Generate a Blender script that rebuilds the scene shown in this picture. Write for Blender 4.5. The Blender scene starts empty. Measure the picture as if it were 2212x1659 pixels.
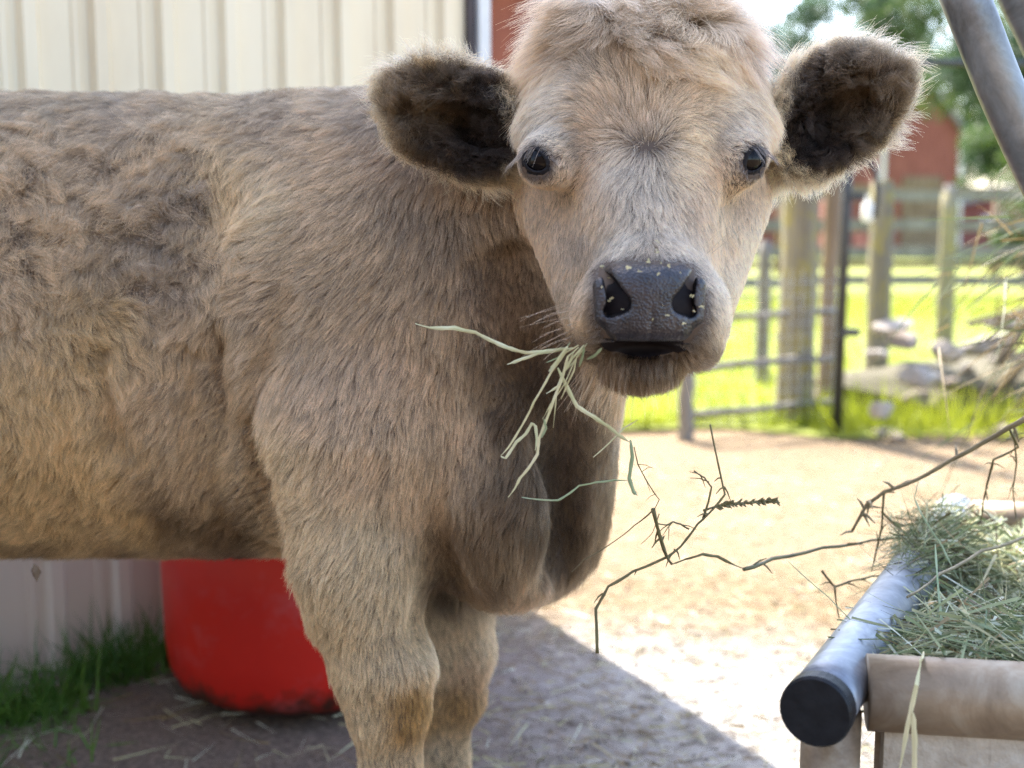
import bpy, bmesh, math, random
import numpy as np
from mathutils import Vector, Matrix, kdtree
from math import radians as R

random.seed(7)
rng = np.random.default_rng(11)
S = bpy.context.scene
COL = S.collection

# ------------------------------------------------------------------ camera, sky, sun, exposure
F = 2670.0                    # focal length in units of a 2212 wide picture
PITCH = math.atan(349.5 / F)
CAM = np.array([0.0, 0.0, 0.85])
cam = bpy.data.cameras.new('camera')
cam.sensor_width = 36
cam.lens = F / 2212 * 36
cam.clip_start = 0.05
cam.clip_end = 500
cam.dof.use_dof = True
cam.dof.focus_distance = 1.21
cam.dof.aperture_fstop = 3.6
co = bpy.data.objects.new('camera', cam)
COL.objects.link(co)
co.location = CAM
co.rotation_euler = (math.pi / 2 - PITCH, 0, 0)
S.camera = co

SUN_AZ = (-0.413, 0.911)      # horizontal direction towards the sun
SUN_EL = R(50)
w = bpy.data.worlds.new('World')
S.world = w
w.use_nodes = True
nt = w.node_tree
bg = nt.nodes['Background']
sky = nt.nodes.new('ShaderNodeTexSky')
sky.sky_type = 'NISHITA'
sky.sun_disc = False
sky.sun_elevation = SUN_EL
sky.sun_rotation = math.atan2(SUN_AZ[0], SUN_AZ[1])
sky.air_density = 1.0
sky.dust_density = 2.0
hs = nt.nodes.new('ShaderNodeHueSaturation')
hs.inputs['Saturation'].default_value = 0.95
nt.links.new(sky.outputs[0], hs.inputs['Color'])
nt.links.new(hs.outputs[0], bg.inputs[0])
bg.inputs[1].default_value = 0.15
sl = bpy.data.lights.new('sun', 'SUN')
sl.energy = 4.0
sl.angle = R(0.6)
sl.color = (1, 0.93, 0.82)
so = bpy.data.objects.new('sun', sl)
COL.objects.link(so)
sd = Vector((SUN_AZ[0] * math.cos(SUN_EL), SUN_AZ[1] * math.cos(SUN_EL), math.sin(SUN_EL)))
so.rotation_euler = sd.to_track_quat('Z', 'Y').to_euler()
S.view_settings.view_transform = 'Standard'
S.view_settings.look = 'None'
S.view_settings.exposure = 2.42
S.view_settings.gamma = 1
S.cycles.use_denoising = True
S.cycles.denoising_prefilter = 'NONE'
S.cycles.max_bounces = 8
S.cycles.diffuse_bounces = 4
S.cycles.use_adaptive_sampling = True
S.cycles.adaptive_threshold = 0.015
try:
    S.cycles_curves.shape = 'RIBBONS'
except Exception:
    pass

# ------------------------------------------------------------------ helpers
cp, sp = math.cos(PITCH), math.sin(PITCH)
def P(px, py, y):
    """world point that lies y metres ahead of the camera at picture position px, py"""
    u = (px - 1106) / F
    v = -(py - 829.5) / F
    d = np.array([u, cp + v * sp, -sp + v * cp])
    return CAM + d * (y / d[1])
def PG(px, py, z=0.0):
    u = (px - 1106) / F
    v = -(py - 829.5) / F
    d = np.array([u, cp + v * sp, -sp + v * cp])
    return CAM + d * ((z - CAM[2]) / d[2])
def proj(p):
    q = p - CAM
    fw = q[:, 1] * cp - q[:, 2] * sp
    up = q[:, 1] * sp + q[:, 2] * cp
    return 1106 + F * q[:, 0] / fw, 829.5 - F * up / fw

def setp(o, label=None, cat=None, group=None, kind=None):
    if label: o['label'] = label
    if cat: o['category'] = cat
    if group: o['group'] = group
    if kind: o['kind'] = kind
    return o
def mesh_obj(name, verts, faces, mats, parent=None, smooth=False, midx=None):
    me = bpy.data.meshes.new(name)
    me.from_pydata([tuple(map(float, v)) for v in verts], [], [tuple(map(int, f)) for f in faces])
    for m in (mats if isinstance(mats, (list, tuple)) else [mats]):
        me.materials.append(m)
    if smooth:
        me.polygons.foreach_set('use_smooth', [True] * len(me.polygons))
    if midx is not None:
        me.polygons.foreach_set('material_index', midx)
    me.update()
    o = bpy.data.objects.new(name, me)
    COL.objects.link(o)
    if parent: o.parent = parent
    return o
def empty(name, loc=(0, 0, 0), rz=0.0):
    o = bpy.data.objects.new(name, None)
    COL.objects.link(o)
    o.location = tuple(map(float, loc))
    o.rotation_euler = (0, 0, rz)
    o.empty_display_size = 0.1
    return o
class MB:
    """collects shapes into one mesh"""
    def __init__(s): s.v = []; s.f = []
    def add(s, vs, fs):
        n = len(s.v); s.v += [tuple(map(float, v)) for v in vs]; s.f += [tuple(i + n for i in f) for f in fs]
    def box(s, c, d, rot=None, jit=0):
        x, y, z = [k / 2 for k in d]
        vs = [Vector((a, b, e)) for a in (-x, x) for b in (-y, y) for e in (-z, z)]
        if rot is not None: vs = [rot @ v for v in vs]
        vs = [v + Vector(c) + Vector([random.uniform(-jit, jit) for _ in range(3)]) for v in vs]
        s.add(vs, [(0, 1, 3, 2), (4, 6, 7, 5), (0, 4, 5, 1), (2, 3, 7, 6), (0, 2, 6, 4), (1, 5, 7, 3)])
    def tube(s, pts, rad, n=10, cap=True, wob=0.0):
        pts = [Vector(tuple(map(float, p))) for p in pts]
        if not isinstance(rad, (list, tuple)): rad = [rad] * len(pts)
        base = len(s.v)
        up = None
        for i, p in enumerate(pts):
            t = (pts[min(i + 1, len(pts) - 1)] - pts[max(i - 1, 0)]).normalized()
            if up is None:
                up = Vector((0, 0, 1)) if abs(t.z) < 0.9 else Vector((1, 0, 0))
            a = t.cross(up).normalized(); b = a.cross(t).normalized(); up = b
            for k in range(n):
                an = 2 * math.pi * k / n
                r = rad[i] * (1 + random.uniform(-wob, wob))
                s.v.append(tuple(p + a * math.cos(an) * r + b * math.sin(an) * r))
        for i in range(len(pts) - 1):
            for k in range(n):
                k2 = (k + 1) % n
                s.f.append((base + i * n + k, base + i * n + k2, base + (i + 1) * n + k2, base + (i + 1) * n + k))
        if cap:
            s.f.append(tuple(base + k for k in range(n))[::-1])
            s.f.append(tuple(base + (len(pts) - 1) * n + k for k in range(n)))
    def build(s, name, m, parent=None, smooth=False):
        return mesh_obj(name, s.v, s.f, m, parent, smooth)
def spline(pts, n=8):
    """Catmull-Rom through pts"""
    pts = [np.array(p, float) for p in pts]
    q = [2 * pts[0] - pts[1]] + pts + [2 * pts[-1] - pts[-2]]
    out = []
    for i in range(1, len(q) - 2):
        for k in range(n):
            t = k / n
            out.append(0.5 * ((2 * q[i]) + (-q[i - 1] + q[i + 1]) * t + (2 * q[i - 1] - 5 * q[i] + 4 * q[i + 1] - q[i + 2]) * t * t
                              + (-q[i - 1] + 3 * q[i] - 3 * q[i + 1] + q[i + 2]) * t ** 3))
    out.append(pts[-1])
    return out

# ------------------------------------------------------------------ materials
def mat(name, col=(.5, .5, .5), rough=.6, metal=0.0, spec=None):
    m = bpy.data.materials.new(name)
    m.use_nodes = True
    b = m.node_tree.nodes['Principled BSDF']
    b.inputs['Base Color'].default_value = (*col, 1)
    b.inputs['Roughness'].default_value = rough
    b.inputs['Metallic'].default_value = metal
    if spec is not None: b.inputs['Specular IOR Level'].default_value = spec
    return m
def N(m, t, **kw):
    n = m.node_tree.nodes.new(t)
    for k, v in kw.items():
        if k.startswith('i_'):
            n.inputs[k[2:].replace('_', ' ')].default_value = v
        else:
            setattr(n, k, v)
    return n
def L(m, a, b): m.node_tree.links.new(a, b)
def ramp(m, fac, stops):
    r = N(m, 'ShaderNodeValToRGB')
    e = r.color_ramp.elements
    while len(e) < len(stops): e.new(0.5)
    for k, (p, c) in enumerate(stops):
        e[k].position = p; e[k].color = (*c, 1)
    L(m, fac, r.inputs[0])
    return r
def noisy(name, stops, scale=8, rough=.7, bump=0.0, bscale=None, detail=6, stretch=None, metal=0.0, dist=0.0, bdist=0.01):
    m = mat(name, rough=rough, metal=metal)
    b = m.node_tree.nodes['Principled BSDF']
    tc = N(m, 'ShaderNodeTexCoord')
    mp = N(m, 'ShaderNodeMapping')
    if stretch: mp.inputs['Scale'].default_value = stretch
    L(m, tc.outputs['Object'], mp.inputs[0])
    n = N(m, 'ShaderNodeTexNoise', i_Scale=scale, i_Detail=detail, i_Roughness=0.65, i_Distortion=dist)
    L(m, mp.outputs[0], n.inputs['Vector'])
    r = ramp(m, n.outputs[0], stops)
    L(m, r.outputs[0], b.inputs['Base Color'])
    if bump:
        n2 = N(m, 'ShaderNodeTexNoise', i_Scale=bscale or scale * 4, i_Detail=5.0)
        L(m, mp.outputs[0], n2.inputs['Vector'])
        bp = N(m, 'ShaderNodeBump', i_Strength=bump, i_Distance=bdist)
        L(m, n2.outputs[0], bp.inputs['Height'])
        L(m, bp.outputs[0], b.inputs['Normal'])
    return m

M = {}
M['hide'] = noisy('hide', [(.3, (.085, .060, .045)), (.7, (.13, .093, .070))], 20, .9)
M['eye'] = mat('eye', (.004, .003, .004), .03)
M['eye'].node_tree.nodes['Principled BSDF'].inputs['Specular IOR Level'].default_value = 0.2
M['lid'] = noisy('eyelid_skin', [(.3, (.010, .009, .012)), (.7, (.02, .018, .02))], 120, .6, .4, 400)
M['lid'].node_tree.nodes['Principled BSDF'].inputs['Specular IOR Level'].default_value = 0.2
M['hoof'] = noisy('hoof', [(.3, (.03, .025, .02)), (.7, (.07, .055, .04))], 30, .5)
def nose_mat():
    m = mat('nose_leather', (.02, .02, .026), .30)
    b = m.node_tree.nodes['Principled BSDF']
    b.inputs['Specular IOR Level'].default_value = 0.6
    tc = N(m, 'ShaderNodeTexCoord')
    n = N(m, 'ShaderNodeTexNoise', i_Scale=55.0, i_Detail=4.0)
    L(m, tc.outputs['Object'], n.inputs['Vector'])
    r = ramp(m, n.outputs[0], [(.3, (.012, .011, .015)), (.75, (.045, .036, .040))])
    L(m, r.outputs[0], b.inputs['Base Color'])
    v = N(m, 'ShaderNodeTexVoronoi', i_Scale=420.0)
    L(m, tc.outputs['Object'], v.inputs['Vector'])
    rr = ramp(m, v.outputs['Distance'], [(0, (1, 1, 1)), (.7, (0, 0, 0))])
    bp = N(m, 'ShaderNodeBump', i_Strength=0.55, i_Distance=0.0012)
    L(m, rr.outputs[0], bp.inputs['Height'])
    L(m, bp.outputs[0], b.inputs['Normal'])
    return m
M['nose'] = nose_mat()
M['void'] = mat('mouth_inside', (.01, .006, .006), .7)

# ------------------------------------------------------------------ signed distance sculpting
def smin(a, b, k):
    h = np.clip(0.5 + 0.5 * (b - a) / k, 0, 1)
    return b + (a - b) * h - k * h * (1 - h)
def smax(a, b, k): return -smin(-a, -b, k)
def ell(p, c, r, M3=None):
    q = p - np.asarray(c)
    if M3 is not None: q = q @ M3.T          # rows of M3 are the local axes
    r = np.asarray(r, float)
    k0 = np.sqrt(((q / r) ** 2).sum(1)); k1 = np.sqrt(((q / r ** 2) ** 2).sum(1)) + 1e-9
    return k0 * (k0 - 1) / k1
def cone(p, a, b, ra, rb, sy=1.0):
    """capsule with changing radius; sy < 1 squeezes it along y"""
    a = np.array(a, float); b = np.array(b, float)
    sc = np.array([1, 1 / sy, 1])
    q = (p - a) * sc; ab = (b - a) * sc
    t = np.clip(q @ ab / (ab @ ab), 0, 1)
    d = np.sqrt(((q - t[:, None] * ab) ** 2).sum(1)) - (ra + t * (rb - ra))
    return d * (sy if sy < 1 else 1)
def axes(x, y):
    x = np.array(x, float); x /= np.linalg.norm(x)
    y = np.array(y, float); y -= x * (y @ x); y /= np.linalg.norm(y)
    return np.stack([x, y, np.cross(x, y)])

NC = P(1403, 655, 1.070)
EYE_L, EYE_R = P(1163, 347, 1.186), P(1620, 345, 1.190)
EDIR_L = np.array([-.50, -.86, .04]); EDIR_R = np.array([.56, -.82, .04])
for e in (EDIR_L, EDIR_R): e /= np.linalg.norm(e)
EAR_L_C, EAR_R_C = P(988, 258, 1.30), P(1800, 238, 1.30)
AX_L = axes(P(850, 210, 1.31) - P(1100, 300, 1.29), (0, -1, -.12))   # along the ear, facing, across
AX_R = axes(P(1925, 150, 1.31) - P(1680, 320, 1.29), (0, -1, -.12))

def sdf_ear(p, c, ax):
    d = ell(p, c, (.080, .030, .045), ax)
    scoop = ell(p, c + ax[1] * .022 - ax[0] * .018, (.062, .042, .030), ax)
    return smax(d, -scoop, .010)
def sdf_head(p):
    d = ell(p, P(1385, 232, 1.300), (.112, .112, .092))                       # skull
    d = smin(d, ell(p, P(1388, 128, 1.315), (.062, .072, .046)), .04)          # poll
    d = smin(d, cone(p, P(1396, 330, 1.265), P(1405, 590, 1.155), .090, .050), .05)
    for s in (-1, 1):
        d = smin(d, cone(p, P(1392 + s * 162, 430, 1.320), P(1397 + s * 88, 700, 1.185), .052, .034), .05)   # cheeks, jaw
        d = smin(d, ell(p, P(1392 + s * 184, 284, 1.246), (.032, .034, .026)), .04)                       # brow
        d = smin(d, ell(p, P(1405 + s * 86, 690 + s * 6, 1.125), (.030, .040, .031 + s * .003)), .025)                        # upper lip
    d = smin(d, ell(p, P(1407, 655, 1.118), (.058, .052, .044)), .03)        # muzzle
    d = smin(d, ell(p, P(1496, 728, 1.140), (.023, .030, .024)), .015)
    d = smin(d, ell(p, P(1388, 780, 1.130), (.039, .036, .024)), .010)       # chin
    for e, n in ((EYE_L, EDIR_L), (EYE_R, EDIR_R)):
        d = smin(d, ell(p, e - n * .012, (.0245, .0245, .0245)), .030)
        d = smax(d, -ell(p, e + n * .008, (.0118, .0118, .0118)), .008)         # eye opening
    d = smax(d, -ell(p, P(1387, 756, 1.078), (.036, .034, .0065)), .005)     # mouth slit
    return d
def sdf_ears(p):
    d = np.minimum(sdf_ear(p, EAR_L_C, AX_L), sdf_ear(p, EAR_R_C, AX_R))
    d = smin(d, cone(p, P(1180, 285, 1.33), P(1085, 275, 1.315), .042, .028), .02)
    return smin(d, cone(p, P(1620, 300, 1.33), P(1700, 297, 1.315), .042, .028), .02)
FOLDS = ((P(1192, 840, 1.362), P(1204, 1200, 1.380), .030, .026, .025),
         (P(1096, 560, 1.335), P(1160, 770, 1.350), .034, .046, .015),
         (P(1025, 560, 1.335), P(1120, 860, 1.345), .015, .018, .015),
         (P(540, 940, 1.378), P(605, 1240, 1.400), .024, .058, .02),
         (P(490, 720, 1.388), P(455, 1060, 1.398), .006, .016, .03),
         (P(420, 760, 1.388), P(395, 1020, 1.395), .005, .012, .03),
         (P(620, 640, 1.345), P(530, 900, 1.370), .013, .013, .02),
         (P(960, 620, 1.328), P(1060, 870, 1.342), .013, .015, .02),
         (P(944, 1060, 1.330), P(955, 1330, 1.370), .003, .042, .025),
         (P(205, 760, 1.388), P(245, 960, 1.396), .006, .014, .03))
def sdf_body(p):
    d = cone(p, (-.88, 1.60, .718), (-.14, 1.575, .712), .292, .284, .69)
    d = smin(d, ell(p, (-.92, 1.60, .80), (.20, .19, .21)), .08)              # rump
    d = smin(d, cone(p, (-.20, 1.55, .785), P(1370, 350, 1.42), .170, .105), .10)   # neck
    d = smin(d, cone(p, (-.06, 1.50, .68), P(1340, 560, 1.39), .15, .070), .06)   # throat
    d = smin(d, ell(p, P(1085, 1045, 1.47), (.112, .150, .140)), .06)         # brisket
    d = smin(d, cone(p, P(1225, 780, 1.42), P(1170, 1130, 1.47), .062, .066), .04)
    # near foreleg
    d = smin(d, ell(p, P(790, 800, 1.46), (.15, .085, .20)), .07)
    d = smin(d, cone(p, P(775, 950, 1.43), P(765, 1200, 1.405), .120, .082), .05)
    d = smin(d, cone(p, P(768, 1200, 1.400), P(825, 1430, 1.385), .080, .053), .03)
    d = smin(d, cone(p, P(825, 1430, 1.385), P(838, 1520, 1.38), .053, .044), .02)
    d = smin(d, cone(p, P(838, 1520, 1.38), (-.14, 1.39, .10), .040, .028), .02)
    d = smin(d, cone(p, (-.14, 1.39, .10), (-.135, 1.375, .04), .030, .030), .02)
    # far foreleg
    d = smin(d, cone(p, P(930, 1100, 1.66), P(985, 1400, 1.66), .085, .045), .05)
    d = smin(d, cone(p, P(990, 1400, 1.66), P(985, 1500, 1.66), .043, .038), .02)
    d = smin(d, cone(p, P(978, 1500, 1.66), (-.095, 1.67, .10), .035, .026), .02)
    d = smin(d, cone(p, (-.095, 1.67, .10), (-.085, 1.655, .04), .030, .030), .02)
    # hind legs
    for yy in (1.50, 1.72):
        d = smin(d, cone(p, (-.93, yy, .68), (-.88, yy - .01, .46), .13, .075), .06)
        d = smin(d, cone(p, (-.88, yy - .01, .46), (-1.01, yy, .32), .065, .036), .03)
        d = smin(d, cone(p, (-1.01, yy, .32), (-.98, yy, .09), .034, .027), .02)
        d = smin(d, cone(p, (-.98, yy, .09), (-.965, yy - .01, .04), .030, .030), .02)
    # tail
    d = smin(d, cone(p, (-1.10, 1.60, .90), (-1.16, 1.60, .72), .030, .018), .03)
    d = smin(d, cone(p, (-1.16, 1.60, .72), (-1.17, 1.60, .35), .018, .025), .02)
    # folds of skin
    for a, b, ra, rb, k in FOLDS:
        d = smax(d, -cone(p, a, b, ra, rb), k)
    return d
def sdf(p):
    d = sdf_body(p)
    near = p[:, 0] > -.35
    q = p[near]
    h = smin(sdf_head(q), sdf_ears(q), .012)
    d[near] = smin(d[near], h, .03)
    return d

def nets(fn, lo, hi, h, block=6, band=1.0):
    """surface nets of fn over a box: coarse pass first, fine values only near the surface"""
    lo = np.array(lo, float); n = (np.ceil((np.array(hi) - lo) / (h * block)).astype(int)) * block
    nc = n // block
    g = np.stack(np.meshgrid(*[np.arange(k) for k in nc], indexing='ij'), -1).reshape(-1, 3)
    dc = fn(lo + (g * block + block / 2) * h)
    val = np.repeat(np.repeat(np.repeat(dc.reshape(nc), block, 0), block, 1), block, 2).astype(np.float32)
    act = g[np.abs(dc) < block * h * 0.5 * 1.9 * band + .01]
    off = np.stack(np.meshgrid(*[np.arange(block)] * 3, indexing='ij'), -1).reshape(-1, 3)
    for s in range(0, len(act), 4000):
        idx = (act[s:s + 4000, None] * block + off).reshape(-1, 3)
        val[idx[:, 0], idx[:, 1], idx[:, 2]] = fn(lo + idx * h)
    sg = val < 0
    cell = np.zeros(np.array(val.shape) - 1, np.int8)
    for a in (0, 1):
        for b in (0, 1):
            for c in (0, 1):
                cell += sg[a:sg.shape[0] - 1 + a, b:sg.shape[1] - 1 + b, c:sg.shape[2] - 1 + c]
    ci = np.argwhere((cell > 0) & (cell < 8))
    vid = -np.ones(cell.shape, np.int64); vid[ci[:, 0], ci[:, 1], ci[:, 2]] = np.arange(len(ci))
    acc = np.zeros((len(ci), 3)); cnt = np.zeros(len(ci))
    cs = [(a, b, c) for a in (0, 1) for b in (0, 1) for c in (0, 1)]
    for i, A in enumerate(cs):
        for B in cs[i + 1:]:
            if sum(abs(x - y) for x, y in zip(A, B)) != 1: continue
            va = val[ci[:, 0] + A[0], ci[:, 1] + A[1], ci[:, 2] + A[2]]
            vb = val[ci[:, 0] + B[0], ci[:, 1] + B[1], ci[:, 2] + B[2]]
            m = (va < 0) != (vb < 0)
            t = va[m] / (va[m] - vb[m])
            acc[m] += np.array(A) + t[:, None] * (np.array(B) - np.array(A)); cnt[m] += 1
    verts = lo + (ci + acc / cnt[:, None]) * h
    faces = []
    for ax in range(3):
        b, c = (ax + 1) % 3, (ax + 2) % 3
        s0 = [slice(1, -1)] * 3; s1 = [slice(1, -1)] * 3
        s0[ax] = slice(0, -1); s1[ax] = slice(1, None)
        e = np.argwhere(sg[tuple(s0)] != sg[tuple(s1)])
        o = np.array([1, 1, 1]); o[ax] = 0
        e = e + o
        fl = sg[e[:, 0], e[:, 1], e[:, 2]]
        def V(db, dc_):
            q = e.copy(); q[:, b] -= db; q[:, c] -= dc_
            return vid[q[:, 0], q[:, 1], q[:, 2]]
        quad = np.stack([V(0, 0), V(1, 0), V(1, 1), V(0, 1)], 1)
        quad[~fl] = quad[~fl][:, ::-1]
        faces.append(quad)
    return verts, np.concatenate(faces)
def fast_mesh(name, V, Fq, mats, parent=None):
    me = bpy.data.meshes.new(name)
    me.vertices.add(len(V)); me.vertices.foreach_set('co', V.astype(np.float32).ravel())
    k = Fq.shape[1]
    me.loops.add(len(Fq) * k); me.loops.foreach_set('vertex_index', Fq.astype(np.int32).ravel())
    me.polygons.add(len(Fq)); me.polygons.foreach_set('loop_start', np.arange(0, len(Fq) * k, k, dtype=np.int32))
    me.update(calc_edges=True); me.validate()
    me.polygons.foreach_set('use_smooth', [True] * len(me.polygons))
    for m in (mats if isinstance(mats, (list, tuple)) else [mats]): me.materials.append(m)
    o = bpy.data.objects.new(name, me)
    COL.objects.link(o)
    if parent: o.parent = parent
    return o
def grad(fn, p, e=.002):
    g = np.stack([fn(p + np.eye(3)[i] * e) - fn(p - np.eye(3)[i] * e) for i in range(3)], 1)
    return g / (np.linalg.norm(g, axis=1, keepdims=True) + 1e-9)

BV, BF = nets(sdf, (-1.26, 1.0, 0.0), (.46, 1.92, 1.14), .0062)
M['lip'] = noisy('lip_skin', [(.3, (.010, .008, .010)), (.7, (.022, .018, .020))], 90, .55)
M['lip'].node_tree.nodes['Principled BSDF'].inputs['Specular IOR Level'].default_value = .12
calf = fast_mesh('calf', BV, BF, [M['hide'], M['lip']])
_c = BV[BF].mean(1)
_b = (np.linalg.norm((_c - P(1387, 754, 1.080)) / np.array([.042, .040, .011]), axis=1) < 1)
_b |= np.linalg.norm((_c - NC - np.array([0, .02, 0])) / np.array([.041, .06, .027]), axis=1) < 1
for _e in (EYE_L, EYE_R): _b |= np.linalg.norm(_c - _e, axis=1) < .0155
calf.data.polygons.foreach_set('material_index', _b.astype(np.int32))
setp(calf, 'pale brown woolly calf standing side-on, its head turned to the front, chewing hay', 'calf')

# nose leather with carved nostrils
def c2(qu, qv, ax_, az_, bx_, bz_, ra, rb):
    qa = np.stack([qu - ax_, qv - az_], 1); ab = np.array([bx_ - ax_, bz_ - az_])
    h_ = np.clip(qa @ ab / (ab @ ab), 0, 1)
    return np.linalg.norm(qa - h_[:, None] * ab, axis=1) - (ra + h_ * (rb - ra))
def nostril2d(qu, qv):
    return smin(c2(qu, qv, .0365, .0220, .0272, .001, .0034, .0090), c2(qu, qv, .0272, .000, .0348, -.0065, .0082, .0048), .004)
def sdf_nose(p):
    q = p - NC
    u, v, t = q[:, 0], q[:, 2], -q[:, 1]
    wd = .0388 + .065 * np.clip(v, -.04, .04)
    ro = .0175 - .0075 * np.clip(-v / .02 + .2, 0, 1); bx = np.abs(u) - (wd - ro); bz = np.abs(v - .001) - (.034 - ro)
    rc = np.sqrt(np.maximum(bx, 0) ** 2 + np.maximum(bz, 0) ** 2) + np.minimum(np.maximum(bx, bz), 0) - ro
    front = .020 - 5.5 * u ** 2 - 5.0 * np.maximum(v - .006, 0) ** 2 * 1.6 - 3.5 * np.minimum(v + .006, 0) ** 2
    front = front - .0018 * np.exp(-(u / .0022) ** 2) * np.clip((.004 - v) / .02, 0, 1)
    d = smax(rc, t - front, .015)
    d = np.maximum(d, -t - .05)
    for s in (-1, 1):
        a = NC + np.array([s * .0370, -.010, .021]); b = NC + np.array([s * .0285, -.017, -.002])
        wing = cone(p, NC + np.array([s * .0422, .004, .015]), NC + np.array([s * .0392, .002, -.012]), .007, .0085)
        d = smin(d, wing, .008)
        nos = nostril2d(u * s, v)
        nos = np.maximum(nos, -(t + .042))
        d = smax(d, -nos, .0045)
    return d
NV, NF = nets(sdf_nose, NC - np.array([.066, .036, .048]), NC + np.array([.066, .036, .046]), .0014, 6)
M['membrane'] = mat('nostril_membrane', (.004, .003, .004), .8, 0, .2)
nose = fast_mesh('nose', NV, NF, [M['nose'], M['membrane']], calf)
_q = NV[NF].mean(1) - NC
_f = .020 - 5.5 * _q[:, 0] ** 2
_in = (-_q[:, 1] < _f - .0030) & (nostril2d(np.abs(_q[:, 0]), _q[:, 2]) < .0010)
nose.data.polygons.foreach_set('material_index', _in.astype(np.int32))

# eyes, lids
def disc_frame(n):
    n = Vector(n); a = n.cross(Vector((0, 0, 1))).normalized(); b = a.cross(n).normalized()
    return np.array(a), np.array(b)
for e, n, s in ((EYE_L, EDIR_L, -1), (EYE_R, EDIR_R, 1)):
    bm = bmesh.new()
    bmesh.ops.create_uvsphere(bm, u_segments=40, v_segments=24, radius=.0175)
    me = bpy.data.meshes.new('eye'); bm.to_mesh(me); bm.free()
    me.polygons.foreach_set('use_smooth', [True] * len(me.polygons)); me.materials.append(M['eye'])
    o = bpy.data.objects.new('eye', me); COL.objects.link(o); o.parent = calf
    o.location = e - n * .0078
    a, b = disc_frame(n)
    # lids: an almond-shaped ring over the eyeball
    K = 48; vs = []; fs = []
    prof = [(1.0, .0180), (1.08, .0190), (1.20, .0192), (1.38, .0165), (1.65, .0100)]
    for k in range(K):
        th = 2 * math.pi * k / K
        c_, s_ = math.cos(th), math.sin(th)
        tilt = R(-40) * s
        x = c_ * .0126 * (1 - .12 * s_ * c_); y = s_ * .0088
        xr = x * math.cos(tilt) - y * math.sin(tilt); yr = x * math.sin(tilt) + y * math.cos(tilt)
        for q, (sc, rr_) in enumerate(prof):
            r2 = (xr * sc) ** 2 + (yr * sc) ** 2
            z = math.sqrt(max(rr_ ** 2 - r2, 0)) if q < 3 else math.sqrt(max(.0192 ** 2 - (r2 / sc ** 2) * 1.20 ** 2, 0)) - .003 * (q - 2) ** 1.5
            vs.append(np.array(e) - n * .0078 + a * xr * sc + b * yr * sc + n * z)
    m_ = len(prof)
    for k in range(K):
        for q in range(m_ - 1):
            k2 = (k + 1) % K
            fs.append((k * m_ + q, k * m_ + q + 1, k2 * m_ + q + 1, k2 * m_ + q))
    o2 = mesh_obj('eyelid', vs, fs, M['lid'], calf, True)
    sm = o2.modifiers.new('thick', 'SOLIDIFY'); sm.thickness = .0014; sm.offset = 0
    o2.modifiers.new('sub', 'SUBSURF').render_levels = 1

for x, y in ((-.135, 1.365), (-.085, 1.645), (-.965, 1.48), (-.965, 1.70)):
    mb = MB()
    for k in (-1, 1):
        mb.tube([(x + .005, y + k * .016, .055), (x - .002 + .008, y + k * .018, .03), (x + .018, y + k * .02, .004)], [.016, .022, .026], 14)
    mb.build('hoof', M['hoof'], calf, True)

# ------------------------------------------------------------------ fur
def sines(p, freq, seed, n=6):
    r = np.random.default_rng(seed)
    k = r.normal(size=(n, 3)); k = k / np.linalg.norm(k, axis=1, keepdims=True) * freq * r.uniform(.6, 1.5, (n, 1))
    ph = r.uniform(0, 6.28, n)
    return np.sin(p @ k.T + ph).sum(1) / math.sqrt(n) * 1.2

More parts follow.
